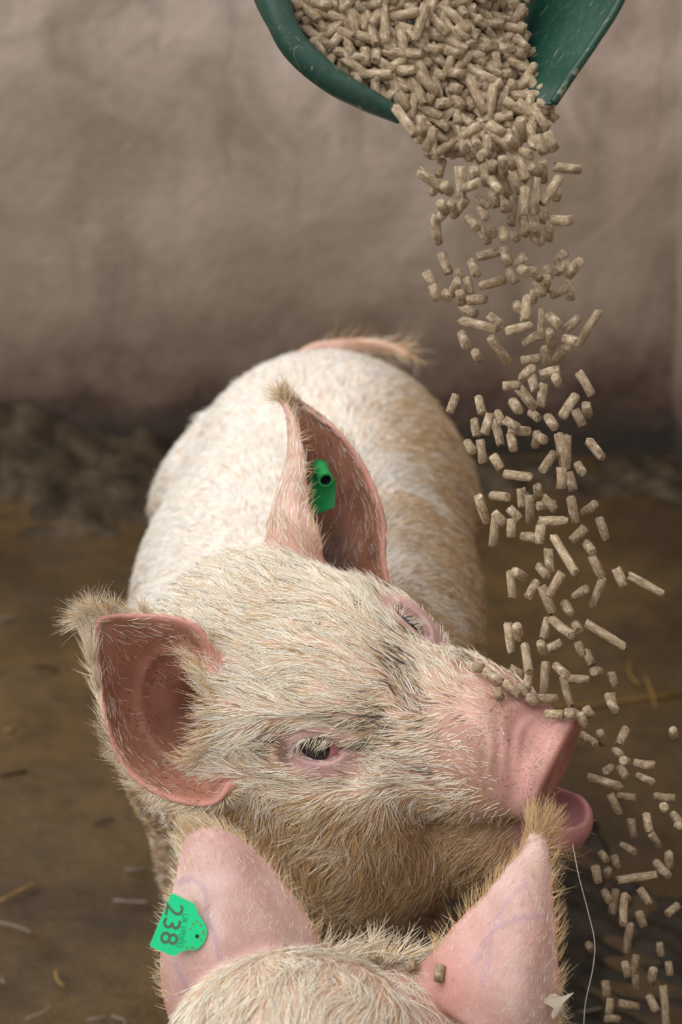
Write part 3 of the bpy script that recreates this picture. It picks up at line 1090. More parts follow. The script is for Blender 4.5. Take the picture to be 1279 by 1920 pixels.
CREAM, GOLD, BRISTLE, DARKH, SOIL_TAN = (0.87, 0.80, 0.68), (0.62, 0.41, 0.20), (0.72, 0.55, 0.34), (0.11, 0.09, 0.07), (0.47, 0.30, 0.155)
BODYW, MUD_SHADE = (0.78, 0.745, 0.685), (0.13, 0.085, 0.05)  # last colour: muddy leg hair and the shade painted on the chest
ear_any = np.maximum(eN[0], eF[0])
inn = np.maximum(inN, inF)
rimm = np.maximum(eN[5] * eN[0], eF[5] * eF[0])
bare = np.clip(w_eye * np.where(q[:, 0] < 0, 1.0, 0.90) + np.maximum(w_disc, sstep(0.145, 0.195, q[:, 1] + 0.25 * (q[:, 2] + 0.03)) * sstep(-0.083, -0.068, q[:, 2])) + w_lip + hoof, 0, 1)
cavity = np.clip(1 - sstep(0.004, 0.010, ell(V.astype(np.float32), EHOLE, EHS, EHR)), 0, 1)
facing = (N * unit(CAM - V)).sum(1) > -0.45                      # the far side needs fewer hairs
# flow in head space
hx = q[:, 0]
flow_h = np.stack([0.25 * np.sign(hx) * sstep(0.02, 0.08, lat), -np.ones(len(V)), np.zeros(len(V))], 1)
cheek = sstep(0.0, -0.07, q[:, 2])
flow_h = flow_h * (1 - 0.45 * cheek[:, None]) + np.stack([np.zeros(len(V)), np.zeros(len(V)), -np.ones(len(V))], 1) * (0.95 * cheek[:, None])
flow = flow_h @ HM.T
flow_b = np.stack([0.9 * np.sign(V[:, 0] - BX) * sstep(0.02, 0.2, np.abs(V[:, 0] - BX)), np.full(len(V), 0.9), -0.9 * sstep(0.05, 0.2, np.abs(V[:, 0] - BX))], 1)
flow = unit(flow) * w_head[:, None] + unit(flow_b) * (1 - w_head[:, None])
for e in (eN, eF):
    flow = flow * (1 - e[0][:, None]) + e[4] * e[0][:, None]
far_y = sstep(1.75, 2.2, V[:, 1])
dens = (210000 - 90000 * (1 - w_head)) * (1 - 0.35 * far_y)
dens = dens * (1 - bare) * (1 - 0.91 * inn) * (1 - 0.6 * rimm) * (1 - 0.25 * jaw_soil) * (1 - 0.85 * cavity) * (1 - 0.40 * w_bridge) * (1 - 0.30 * w_head * sstep(0.05, 0.10, q[:, 1])) * (1 - 0.72 * outF) * (1 - 0.35 * outN) * (1 - 0.6 * np.maximum(outN * sstep(0.7, 0.85, eN[1]), outF * sstep(0.7, 0.85, eF[1])))
dens = dens * np.where(facing, 1.0, 0.25) * np.where(V[:, 2] < 0.3, 0.3, 1.0) * HAIR
top = w_head * sstep(0.0, 0.05, q[:, 2]) * sstep(0.06, -0.02, q[:, 1])
leng = 0.0165 + 0.0065 * (1 - w_head) + 0.005 * jaw_soil + 0.009 * top
leng = leng * (1 - 0.55 * w_bridge) * (1 - 0.45 * inn) * (1 - 0.5 * w_eye)
leng = leng * (1 - 0.25 * np.maximum(outN, outF))
lift = 0.22 - 0.145 * (1 - w_head) - 0.06 * top + 0.12 * jaw_soil + 0.14 * outN - 0.06 * outF + 0.1 * inn
P, PN, vi = scatter(V, Q, N, dens, 41)
n = len(P)
wts = np.zeros((n, 7))
wh, js = w_head[vi], jaw_soil[vi]
dk = np.clip(muz[vi] * (0.7 + 0.6 * nf[vi, 0]) + 0.9 * smud[vi], 0, 1)
wts[:, 0] = 1.0 * (1 - js * 0.85) * (1 - 0.9 * right_tan[vi]) * wh * (1 - 0.5 * np.maximum(outN, outF)[vi]) * (1 - 0.6 * dk)
wts[:, 1] = 0.015 + 0.10 * wh + 0.60 * js + 0.25 * np.maximum(outN, outF)[vi]
wts[:, 2] = 0.04 + 0.07 * wh + 0.3 * js + 0.5 * right_tan[vi]
wts[:, 3] = 0.003 + 0.024 * wh + 0.36 * dk
wts[:, 4] = 0.005 + 0.02 * wh + 0.50 * js + 0.7 * right_tan[vi] + 0.7 * low[vi]
wts[:, 6] = 3.0 * chest_shade[vi] + 0.5 * low[vi]  # hair carries the painted chest shade too, besides muddy legs
wts *= np.where((inn[vi] > 0.5)[:, None], np.array([[0.25, 1, 1, 6, 2, 1, 1]]), 1.0)
wts[:, 5] = (1 - wh) * (1 - 0.85 * right_tan[vi]) * (1 - 0.8 * low[vi])
tint = rand_tint(n, (CREAM, GOLD, BRISTLE, DARKH, SOIL_TAN, BODYW, MUD_SHADE), wts, 42, 0.10)
rad = (0.00027 + 0.00012 * (1 - wh) + 0.00016 * far_y[vi]) * (1 - 0.3 * inn[vi])
print('hairs', n, round(time.time() - T0, 1))
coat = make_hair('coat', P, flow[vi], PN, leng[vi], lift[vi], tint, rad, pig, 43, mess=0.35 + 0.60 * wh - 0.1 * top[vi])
coat['label'] = 'cream and golden bristly coat'

# fringe along the outer edge of both ears and their tips
def ear_fringe(E_, inner_sign, cnt, tip_boost, seed, parent, cols, length=0.024, vsel=None, rad_=0.00020):
    r = np.random.default_rng(seed)
    S3, n3 = E_.S, E_.n * -inner_sign
    e = np.minimum(np.minimum(E_.v, 1 - E_.v) * 1.2, (1 - E_.u))
    w_ = np.where(e < 0.07, 1.0, 0.03) * (E_.u > 0.12)
    w_ = w_ * (1 + tip_boost * sstep(0.75, 1.0, E_.u))
    if vsel is not None: w_ = w_ * vsel(E_.u, E_.v)
    k = r.choice(len(S3), cnt, p=w_ / w_.sum())
    outv = E_.dv * np.where(E_.v < 0.5, -1, 1)[:, None] * (np.minimum(E_.v, 1 - E_.v) < 0.12)[:, None]
    d_ = unit(0.75 * E_.du[k] + 0.55 * outv[k] + 0.10 * n3[k])
    root = S3[k] + n3[k] * (E_.th[k] * 0.8)[:, None] + (E_.du[k] * r.normal(size=(cnt, 1)) + E_.dv[k] * r.normal(size=(cnt, 1))) * 0.0016
    ln = length * (0.75 + 0.5 * sstep(0.8, 1.0, E_.u[k]))
    t = rand_tint(cnt, cols, np.ones((cnt, len(cols))), seed + 1)
    o = make_hair('ear_fringe', root, d_, n3[k], ln, np.full(cnt, 0.42), t, np.full(cnt, rad_), parent, seed, wave=0.16)
    return o


if HAIR > 0:
    ear_fringe(EARN, inner_sign_N, int(2600 * HAIR), 0.4, 51, pig, (CREAM, CREAM, BRISTLE, GOLD), vsel=lambda u, v: np.where((v < 0.16) & (u < 0.62), 0.12, 1.0))
    ear_fringe(EARF, inner_sign_F, int(750 * HAIR), 1.0, 53, pig, (CREAM, BRISTLE, GOLD, SOIL_TAN), 0.017, rad_=0.00016)

# long hairs inside the ear hole, lashes, chin whiskers, brow whiskers
def strands(name, roots, dirs, nrm, length, rad_, cols, parent, seed, lift_=0.6, wave=0.2, clump=0.1):
    n_ = len(roots)
    t = rand_tint(n_, cols, np.ones((n_, len(cols))), seed)
    return make_hair(name, np.asarray(roots), np.asarray(dirs), np.asarray(nrm), np.full(n_, length), np.full(n_, lift_), t, np.full(n_, rad_), parent, seed, 6, wave, clump)


r = np.random.default_rng(60)
k = np.where((cavity > 0.15) & (cavity < 0.98) & (V[:, 0] > pw(365, 1345, 1.62)[0]))[0]
k = k[r.integers(0, len(k), 520)]
strands('ear_hair', V[k], np.repeat(unit(-RT * 1.0 + 0.15 * UPV)[None], len(k), 0), N[k], 0.026, 0.00026, (CREAM, BRISTLE, GOLD), pig, 61, 0.35)
for c, E_, nm in ((EYE_N, EFN, 0), (EYE_F, EFF, 1)):
    n_ = 60
    tt = r.uniform(-1, 0.55, n_)
    loc = np.stack([0.0215 - 0.009 * tt ** 2, 0.022 * tt, 0.0095 * (1 - tt ** 2) + 0.0035 + 0.001 * r.normal(size=n_)], 1) * (ES / 1.2)
    rt_ = h2w(c + loc @ E_.T)
    dr = (HM @ E_ @ np.stack([0.55 + 0.1 * r.normal(size=n_), -0.25 + 0.25 * tt, -0.85 + 0.2 * r.normal(size=n_)])).T
    nn = np.repeat((HM @ E_[:, 0])[None], n_, 0)
    strands('eyelashes', rt_, dr, nn, 0.014, 0.00020, (CREAM, CREAM, BRISTLE), pig, 63 + nm, 0.45, 0.1, 0.3)
# whiskers above the far eye, on the chin
rt_ = np.array([h2w((-0.062, 0.012 - 0.006 * i, 0.052)) for i in range(5)])
dr = np.array([unit(c2w((0.75, 0.42 - 0.12 * i, -0.1))) for i in range(5)])
strands('whiskers', rt_, dr, dr, 0.050, 0.00022, (BRISTLE, GOLD), pig, 67, 0.9, 0.05, 0)
n_ = 70
ch = np.stack([r.normal(size=n_) * 0.022, r.uniform(0.10, 0.215, n_), np.zeros(n_)], 1)
ch[:, 2] = -0.150 + 0.12 * (ch[:, 1] - 0.1) + 0.0
dr = np.repeat(unit(HU * -1.0 + HF * 0.35)[None], n_, 0) + r.normal(size=(n_, 3)) * 0.15
strands('chin_whiskers', h2w(ch), dr, np.repeat(-HU[None], n_, 0), 0.022, 0.00024, (BRISTLE, GOLD, CREAM), pig, 68, 0.85, 0.15, 0)
# hairs of the tail tuft
n_ = 260
tk = r.integers(6, 26, n_)
tdir = np.gradient(tp, axis=0)[tk]
nn = unit(r.normal(size=(n_, 3)))
strands('tail_hair', tp[tk] + nn * 0.006, tdir, nn, 0.035, 0.0004, (CREAM, GOLD, GOLD, SOIL_TAN), pig, 69, 0.25, 0.15, 0.2)
print('coat 1', round(time.time() - T0, 1))


# ------------------------------------------------------------------ second pig, seen from behind
EAR2L = Ear([
    [(610, 1800, 1.475), (530, 1860, 1.44), (440, 1915, 1.435), (335, 1945, 1.465)],
    [(593, 1750, 1.465), (500, 1795, 1.430), (400, 1838, 1.425), (308, 1865, 1.455)],
    [(563, 1702, 1.460), (480, 1735, 1.430), (390, 1772, 1.422), (303, 1805, 1.450)],
    [(528, 1652, 1.460), (455, 1672, 1.435), (380, 1702, 1.430), (308, 1742, 1.450)],
    [(490, 1610, 1.460), (435, 1620, 1.442), (375, 1642, 1.440), (323, 1682, 1.452)],
    [(448, 1573, 1.460), (410, 1573, 1.450), (367, 1590, 1.449), (336, 1626, 1.455)],
    [(398, 1551, 1.460), (378, 1549, 1.456), (355, 1556, 1.455), (345, 1580, 1.457)],
], 56, 56, t0=0.006)
EAR2R = Ear([
    [(795, 1810, 1.475), (850, 1890, 1.435), (950, 1950, 1.425), (1045, 1975, 1.455)],
    [(820, 1778, 1.465), (880, 1825, 1.430), (970, 1875, 1.420), (1045, 1905, 1.445)],
    [(868, 1722, 1.460), (920, 1762, 1.432), (985, 1802, 1.423), (1045, 1832, 1.443)],
    [(913, 1676, 1.460), (955, 1702, 1.438), (1000, 1737, 1.432), (1042, 1757, 1.444)],
    [(948, 1631, 1.460), (975, 1651, 1.446), (1005, 1671, 1.442), (1035, 1692, 1.447)],
    [(983, 1584, 1.460), (997, 1597, 1.452), (1015, 1607, 1.449), (1031, 1627, 1.452)],
    [(1003, 1552, 1.459), (1009, 1549, 1.456), (1015, 1549, 1.456), (1023, 1567, 1.457)],
], 56, 56, t0=0.006)
H2 = np.array([0.005, 1.158, 0.540])
LEGS2 = []
for s in (-1, 1):
    LEGS2.append([((s * 0.10, 0.78, 0.44), 0.10), ((s * 0.12, 0.75, 0.28), 0.065), ((s * 0.115, 0.79, 0.18), 0.044), ((s * 0.115, 0.79, 0.08), 0.036), ((s * 0.115, 0.805, 0.035), 0.040)])
    LEGS2.append([((s * 0.11, 0.16, 0.46), 0.13), ((s * 0.13, 0.23, 0.31), 0.09), ((s * 0.125, 0.10, 0.22), 0.050), ((s * 0.125, 0.12, 0.09), 0.036), ((s * 0.125, 0.14, 0.035), 0.040)])


def pig2_sdf(P):
    d = ell(P, (0, 0.74, 0.47), (0.20, 0.27, 0.205))
    d = smin(d, ell(P, (0, 0.48, 0.46), (0.21, 0.36, 0.215)), 0.06)
    d = smin(d, ell(P, (0, 0.22, 0.49), (0.195, 0.27, 0.205)), 0.06)
    for L in LEGS2:
        m = P[:, 2] < 0.60
        e = np.full(len(P), 0.3, np.float32)
        if m.any(): e[m] = chain(P[m], L, 0.03)
        d = smin(d, e, 0.06)
    d = smin(d, rcone(P, (-0.01, 0.82, 0.50), H2 + (0, -0.06, -0.02), 0.165, 0.105), 0.06)
    m = P[:, 1] > 0.9
    if m.any():
        p, h = P[m], H2
        e = ell(p, h, (0.098, 0.10, 0.098))
        e = smin(e, rcone(p, h + (0, 0.03, -0.03), h + (0, 0.10, -0.16), 0.082, 0.056), 0.04)
        e = smin(e, rcone(p, h + (0, 0.09, -0.14), h + (0, 0.13, -0.225), 0.056, 0.046), 0.03)
        ps = p.copy(); ps[:, 0] = np.abs(ps[:, 0] - h[0])
        e = smin(e, ell(ps, (0.055, h[1] - 0.01, h[2] - 0.13), (0.06, 0.085, 0.11)), 0.05)
        # crest of the neck in front of the left ear's root
        e = smin(e, ell(p, pw(555, 1955, 1.405), (0.100, 0.07, 0.074), EHR), 0.02)
        # ear roots
        e = smin(e, ell(p, pw(500, 1870, 1.485), (0.065, 0.045, 0.05)), 0.04)
        e = smin(e, ell(p, pw(900, 1890, 1.485), (0.065, 0.045, 0.05)), 0.04)
        # the snout disc
        dc = h + (0, 0.138, -0.24)
        qd_ = (p - dc.astype(np.float32)) @ rotm('X', -62).astype(np.float32)
        rr = np.sqrt(qd_[:, 0] ** 2 + qd_[:, 2] ** 2)
        e = smin(e, np.sqrt(np.maximum(rr - 0.046, 0) ** 2 + np.maximum(np.abs(qd_[:, 1]) - 0.002, 0) ** 2) - 0.007, 0.012)
        # creases at the root of the right ear
        e = e + 0.0014 * np.sin((p[:, 0] - 0.6 * p[:, 2]) * 900) * np.exp(-((p - pw(752, 1850, 1.42)) ** 2).sum(1) / 0.022 ** 2)
        dm = smin(d[m], e, 0.05)
        for E_ in (EAR2L, EAR2R):
            dm = smin(dm, E_.dist(p), 0.010)
        d[m] = dm
    return d


V2, Q2 = polygonize(pig2_sdf, axis_grid([(-0.26, 0.30, 0.0026)]),
                    axis_grid([(-0.12, 0.95, 0.009), (0.95, 1.42, 0.0026)]),
                    axis_grid([(0.0, 0.50, 0.009), (0.50, 0.86, 0.0026)]))
print('pig 2 polygonized', len(V2), round(time.time() - T0, 1))
V2 = relax(V2, Q2, np.maximum(ear_weight(EAR2L, V2), ear_weight(EAR2R, V2)), 5)
me2 = np_mesh('body', V2, Q2)
N2 = mesh_normals(me2, len(V2))
a2, b2 = ear_info(EAR2L, V2, N2), ear_info(EAR2R, V2, N2)
nf2 = fnoise(V2, 0.03, 72, comps=3)
nb2 = fnoise(V2, 0.12, 73, comps=3)
sk = np.repeat(C(0.64, 0.44, 0.34), len(V2), 0)
e2 = np.maximum(a2[0], b2[0])
sgn = lambda E_: 1.0 if (E_.n[28 * 56 + 28] @ (CAM - E_.S[28 * 56 + 28])) > 0 else -1.0
sL, sR = sgn(EAR2L), sgn(EAR2R)
sk = lerp(sk, C(0.555, 0.335, 0.310), e2)
sk = lerp(sk, C(0.60, 0.43, 0.395), e2 * np.clip(0.35 + 0.4 * nb2[:, 0], 0, 0.8))
sk = lerp(sk, C(0.52, 0.25, 0.18), np.maximum(a2[5] * a2[0], b2[5] * b2[0]) * 0.8)
root_r = np.exp(-((V2 - pw(800, 1850, 1.43)) ** 2).sum(1) / 0.05 ** 2)
sk = lerp(sk, C(0.55, 0.27, 0.235), np.clip(root_r * 1.1, 0, 1))


V2PIX = pix(V2)
face2 = (N2 * unit(CAM - V2)).sum(1) > 0


def vein(pts, width):
    """bluish vein along a path over the back of the ear"""
    c_ = catmull([(x, y, 0) for x, y in pts], 60)[:, :2]
    d2 = np.full(len(V2), 1e3)
    m = (e2 > 0.1) & face2
    d2[m] = np.sqrt(((V2PIX[m][:, None, :2] - c_[None]) ** 2).sum(2)).min(1)
    return np.exp(-(d2 / width) ** 2)


vv = vein([(335, 1655), (360, 1648), (380, 1665), (388, 1690), (392, 1730), (405, 1760), (412, 1800)], 5)
vv = np.maximum(vv, vein([(330, 1810), (345, 1840), (360, 1870)], 5))
vv = np.maximum(vv, vein([(895, 1800), (910, 1765), (940, 1735), (975, 1722), (1025, 1718)], 5))
vv = np.maximum(vv, 0.8 * vein([(905, 1840), (918, 1790), (922, 1745), (945, 1700), (985, 1655)], 5))
vv = np.maximum(vv, 0.6 * vein([(880, 1830), (890, 1800), (905, 1775)], 4))
sk = lerp(sk, C(0.40, 0.27, 0.34), vv * 0.75)
low2 = sstep(0.50, 0.34, V2[:, 2])
sk = lerp(sk, C(0.40, 0.27, 0.175), low2 * 0.8)
sk = lerp(sk, C(0.10, 0.07, 0.05), sstep(0.055, 0.045, V2[:, 2]))
sk = sk * (1 + 0.05 * nf2[:, :1])
spots = np.zeros(len(V2))
for (x, y, D, rr) in ((918, 1775, 1.432, 0.006), (945, 1765, 1.43, 0.005), (970, 1890, 1.42, 0.003), (960, 1830, 1.42, 0.002)):
    spots = np.maximum(spots, np.exp(-((V2 - pw(x, y, D)) ** 2).sum(1) / rr ** 2 * np.clip(1 + 0.4 * nf2[:, 0], 0.3, 3)))
sk = lerp(sk, C(0.30, 0.13, 0.07), spots * 0.7)
set_attr(me2, 'skin', 'FLOAT_COLOR', np.clip(sk, 0.01, 0.95))
set_attr(me2, 'dirt', 'FLOAT', 0.12 * (1 - 0.6 * e2))
pig2 = empty('pig', (0, 0.5, 0))
tag(pig2, 'nearest pig seen from behind, pink ears up, green tag 238 in its left ear', 'pig', 'pigs in the pen')
link_mesh('body', me2, M_SKIN, pig2)
flow2 = np.stack([0.8 * np.sign(V2[:, 0]) * sstep(0.02, 0.15, np.abs(V2[:, 0])) - 0.1, np.full(len(V2), -0.9), -0.5 * sstep(0.05, 0.2, np.abs(V2[:, 0]))], 1)
for e in (a2, b2):
    flow2 = flow2 * (1 - e[0][:, None]) + e[4] * e[0][:, None]
outR = np.maximum(a2[0], b2[0])
d2_ = np.where(V2[:, 1] > 0.85, 140000.0, 40000.0) * np.where(V2[:, 2] < 0.35, 0.2, 1) * (1 - 0.60 * e2)
d2_ *= (1 - 0.75 * np.clip(root_r, 0, 1))
d2_ *= np.where((N2 * unit(CAM - V2)).sum(1) > -0.4, 1.0, 0.25) * HAIR
l2 = 0.022 * (1 - 0.78 * e2)
P, PN, vi = scatter(V2, Q2, N2, d2_, 81)
n = len(P)
wts = np.zeros((n, 4))
wts[:, 0] = 1.0
wts[:, 1] = 0.10 + 0.15 * np.clip(nb2[vi, 1], 0, 1)
wts[:, 2] = 0.05
wts[:, 3] = 0.02
tint = rand_tint(n, (CREAM, BRISTLE, GOLD, DARKH), wts, 82)
coat = make_hair('coat', P, flow2[vi], PN, l2[vi], 0.26 - 0.10 * e2[vi], tint, 0.00028 * (1 - 0.62 * e2[vi]), pig2, 83)
coat['label'] = 'cream coat of fine bristles'
if HAIR > 0:
    ear_fringe(EAR2L, -sL, int(800 * HAIR), 0.0, 85, pig2, (CREAM, BRISTLE, GOLD), 0.013, rad_=0.00016)
    ear_fringe(EAR2R, -sR, int(850 * HAIR), 0.5, 87, pig2, (BRISTLE, GOLD, GOLD, SOIL_TAN), 0.019, rad_=0.00017)
# dark-tipped bristles standing up on the poll
r = np.random.default_rng(90)
n_ = 320
rt_ = np.array([pw(x, 1785 + 10 * abs(r.normal()), 1.475) for x in r.uniform(600, 810, n_)])
strands('poll_bristles', rt_, np.repeat(unit(np.array([0.25, 0.2, 1.0]))[None], n_, 0), np.repeat(np.array([[0, 0.0, 1.0]]), n_, 0), 0.026, 0.00028, (CREAM, CREAM, BRISTLE, BRISTLE), pig2, 91, 0.55, 0.25, 0.4)


# ------------------------------------------------------------------ ear tags
def plate(name, outline, thick, toward, mat, parent, bevel=0.0006):
    """flat polygon (world points) with thickness"""
    bm = bmesh.new()
    vs_ = [bm.verts.new(p) for p in outline]
    f = bm.faces.new(vs_)
    bm.normal_update()
    if f.normal @ Vector(toward) < 0:
        bmesh.ops.reverse_faces(bm, faces=[f])
    ex = bmesh.ops.extrude_face_region(bm, geom=[f])
    for v_ in [g for g in ex['geom'] if isinstance(g, bmesh.types.BMVert)]:
        v_.co += Vector(toward) * thick
    bmesh.ops.recalc_face_normals(bm, faces=bm.faces)
    me = bpy.data.meshes.new(name)
    bm.to_mesh(me); bm.free()
    return link_mesh(name, me, mat, parent, smooth=False)


def text_mesh(name, body, origin, xdir, ydir, width, height, mat, parent, lift_):
    """text fitted into a width x height box centred on origin, lying in the xdir / ydir plane"""
    cu = bpy.data.curves.new(name, 'FONT')
    cu.body = body
    cu.resolution_u = 3
    tmp = bpy.data.objects.new(name, cu)
    COL.objects.link(tmp)
    bpy.context.view_layer.update()
    me = bpy.data.meshes.new_from_object(tmp.evaluated_get(bpy.context.evaluated_depsgraph_get()))
    bpy.data.objects.remove(tmp)
    me.name = name
    c = np.empty(len(me.vertices) * 3, np.float32)
    me.vertices.foreach_get('co', c)
    c = c.reshape(-1, 3)
    lo, hi = c.min(0), c.max(0)
    u_ = ((c[:, 0] - lo[0]) / (hi[0] - lo[0]) - 0.5) * width
    v_ = ((c[:, 1] - lo[1]) / (hi[1] - lo[1]) - 0.5) * height
    nz_ = np.cross(xdir, ydir)
    W = origin + u_[:, None] * xdir + v_[:, None] * ydir + nz_ * lift_
    me.vertices.foreach_set('co', W.astype(np.float32).ravel())
    me.update()
    me.materials.clear()
    return link_mesh(name, me, mat, parent, smooth=False)


TD = 1.418
def tagp(x, y): return pw(x, y, TD)


def bez(pts, n):
    return [tuple(p) for p in catmull([(x, y, 0) for x, y in pts], n)[:, :2]]


ol = [(320, 1677), (325, 1675), (364, 1694), (366, 1697)] + bez([(368, 1703), (373, 1715), (381, 1726), (387, 1738), (388, 1750), (384, 1764), (376, 1774), (366, 1780), (352, 1780), (341, 1783), (333, 1788)], 26) + [(327, 1791), (320, 1790), (283, 1774), (282, 1769)]
tw = -FWD
nrm_tag = unit(np.cross(tagp(282, 1772) - tagp(320, 1677), tagp(388, 1745) - tagp(320, 1677)))
if nrm_tag @ tw < 0: nrm_tag = -nrm_tag
etag = plate('ear_tag', [tagp(*p) for p in ol], 0.0022, nrm_tag, M_TAG, pig2)
etag['label'] = 'bright green plastic ear tag numbered 238'
ydir = unit(tagp(387, 1740) - tagp(300, 1724))
xdir = unit(tagp(282, 1772) - tagp(320, 1677)); xdir = unit(xdir - ydir * (xdir @ ydir))
if np.cross(xdir, ydir) @ tw < 0: print('text would face away')
mpx = TD / FPX
tx = text_mesh('tag_number', '238', tagp(322.5, 1731.5), xdir, ydir, 77 * mpx, 33 * mpx, M_INK, etag, 0.0026)
tx['label'] = 'dark printed number 238'
tx = text_mesh('tag_code', 'UK VP0852', tagp(342.5, 1744), xdir, ydir, 64 * mpx, 12 * mpx, M_INK2, etag, 0.0026)
tx['label'] = 'faded small printed herd code'


def disc_mesh(name, c, nz_, rad_, mat, parent, seg=20, r_in=0.0, off=0.0):
    a = unit(np.cross(nz_, [0.3, 1, 0.2])); b = np.cross(nz_, a)
    Vv, Fc = [], []
    for k in range(seg):
        w_ = 2 * math.pi * k / seg
        e_ = math.cos(w_) * a + math.sin(w_) * b
        Vv += [c + rad_ * e_ + nz_ * off, c + r_in * e_ + nz_ * off]
    if r_in > 0:
        for k in range(seg):
            k2 = (k + 1) % seg
            Fc.append((2 * k, 2 * k2, 2 * k2 + 1, 2 * k + 1))
    else:
        Vv = Vv[0::2]
        Fc.append(tuple(range(seg)))
    return from_py(name, Vv, Fc, mat, parent, smooth=False)


disc_mesh('pin_hole', tagp(370, 1754), nrm_tag, 3.6 * mpx, M_BLACK, etag, off=0.0026)
# rubbed moulding marks around the pin
for (x, y, w_, h_) in ((369.5, 1726, 5, 4), (362.5, 1731, 5, 4), (357, 1740, 3, 5), (377, 1733, 4, 6), (381.5, 1747, 3.5, 10), (377, 1760, 3, 6), (348, 1764, 3, 4), (350, 1774.5, 5, 4), (361, 1775, 8, 3.5)):
    o_ = [tagp(x + dx * w_ / 2, y + dy * h_ / 2) + nrm_tag * 0.0024 for dx, dy in ((-1, 0), (-0.6, -0.8), (0.6, -0.8), (1, 0), (0.6, 0.8), (-0.6, 0.8))]
    plate('moulding_mark', o_, 0.0003, nrm_tag, M_INKY, etag)

# tag in the near pig's left ear: panel behind, tubular stud in front
TD1 = 1.735
n1 = unit(-FWD + 0.15 * RT)
ol1 = [pw(*p) for p in ((590, 871, TD1), (603, 870, TD1), (614, 884, TD1), (623, 897, TD1 - .002), (628, 904, TD1 - .003), (628.5, 928, TD1 - .003), (626, 951, TD1 - .003), (606, 960, TD1), (592, 964, TD1 + .002), (582, 961, TD1 + .003), (578, 930, TD1 + .003), (580, 895, TD1 + .002))]
et1 = plate('ear_tag', ol1, 0.0022, n1, M_TAGD, pig)
et1['label'] = 'green plastic ear tag with a hollow stud'
p0, p1 = pw(599, 876, TD1 - 0.003), pw(611, 900, TD1 - 0.026)
Vt, Ft = tube(np.linspace(p0, p1, 6), [0.0090, 0.0084, 0.0078, 0.0075, 0.0076, 0.0078], 20)
from_py('stud', Vt, Ft[:-1], M_TAGD, et1)
ax1 = unit(p1 - p0)
disc_mesh('stud_rim', p1, ax1, 0.0079, M_TAGD, et1, 20, 0.0056, 0.0001)
Vt, Ft = tube(np.linspace(p1 + ax1 * 0.0001, p1 - ax1 * 0.010, 3), 0.0056, 16)
from_py('stud_bore', Vt, Ft[:-2] + [Ft[-1]], M_BLACK, et1)
disc_mesh('pin_hole', pw(600, 880, TD1 - 0.0052), n1, 0.0014, M_BLACK, et1, 12, 0, 0.004)

# flake of dry skin on the second pig's right ear
fl_pts = [(1000, 1868), (1012, 1866), (1022, 1872), (1030, 1864), (1040, 1862), (1046, 1866), (1056, 1868), (1066, 1864), (1076, 1861), (1066, 1870), (1056, 1880), (1052, 1892), (1044, 1906), (1037, 1911), (1033, 1904), (1038, 1890), (1028, 1884), (1018, 1881), (1004, 1880)]
fk = plate('skin_flake', [pw(x, y, 1.428 + 0.0009 * (x - 1020) / 10 + 0.0002 * ((i * 7) % 5)) for i, (x, y) in enumerate(fl_pts)], 0.0008, tw, M_FLAKE, pig2)
fk['label'] = 'peeling whitish flake on the ear edge'

# drool strand hanging from the near pig's chin
dp = catmull([pw(1074, 1582, 1.53), pw(1085, 1640, 1.51), pw(1103, 1710, 1.50), pw(1115, 1765, 1.49), pw(1112, 1815, 1.48), pw(1098, 1880, 1.47), pw(1094, 1935, 1.46)], 40)
Vt, Ft = tube(dp, 0.0005, 6)
dr_ = from_py('drool_strand', Vt, Ft, M_DROOL, pig)
dr_['label'] = 'thin pale strand of drool hanging from the chin'
print('tags', round(time.time() - T0, 1))

# ------------------------------------------------------------------ feed scoop
SROWS = [  # across: left rim, left wall, bed, right wall, right rim; from the back to the mouth
    [(520, -290, 1.445), (520, -290, 1.475), (650, -300, 1.505), (820, -300, 1.510), (1000, -300, 1.505), (1150, -290, 1.475), (1190, -290, 1.440)],
    [(495, -150, 1.425), (465, -150, 1.475), (620, -160, 1.535), (820, -160, 1.548), (1020, -160, 1.530), (1170, -150, 1.470), (1222, -150, 1.425)],
    [(512, -10, 1.415), (478, -20, 1.470), (620, -20, 1.530), (820, -10, 1.540), (985, -10, 1.520), (1100, -10, 1.460), (1166, -5, 1.420)],
    [(545, 85, 1.415), (535, 80, 1.462), (660, 85, 1.515), (820, 90, 1.520), (965, 80, 1.505), (1050, 75, 1.458), (1116, 78, 1.424)],
    [(620, 160, 1.418), (630, 160, 1.455), (720, 160, 1.495), (840, 160, 1.500), (955, 145, 1.488), (1030, 135, 1.455), (1075, 138, 1.430)],
    [(695, 197, 1.424), (710, 200, 1.452), (780, 200, 1.475), (860, 200, 1.480), (950, 185, 1.472), (1010, 172, 1.450), (1050, 175, 1.434)],
    [(752, 224, 1.430), (775, 228, 1.446), (825, 232, 1.456), (885, 230, 1.459), (950, 216, 1.456), (1005, 202, 1.447), (1036, 196, 1.438)],
]
scoop = empty('feed_scoop', pw(860, -300, 1.48))
tag(scoop, 'scuffed dark green plastic scoop tipping brown pellets at the top', 'scoop')
SH = sheet(SROWS, 60, 60)
idx = np.arange(3600).reshape(60, 60)
Qs = np.stack([idx[:-1, :-1], idx[1:, :-1], idx[1:, 1:], idx[:-1, 1:]], -1).reshape(-1, 4)
sh = link_mesh('shell', np_mesh('shell', SH.reshape(-1, 3), Qs), M_SCOOP, scoop)
so = sh.modifiers.new('thickness', 'SOLIDIFY'); so.thickness = 0.003; so.offset = 0.0
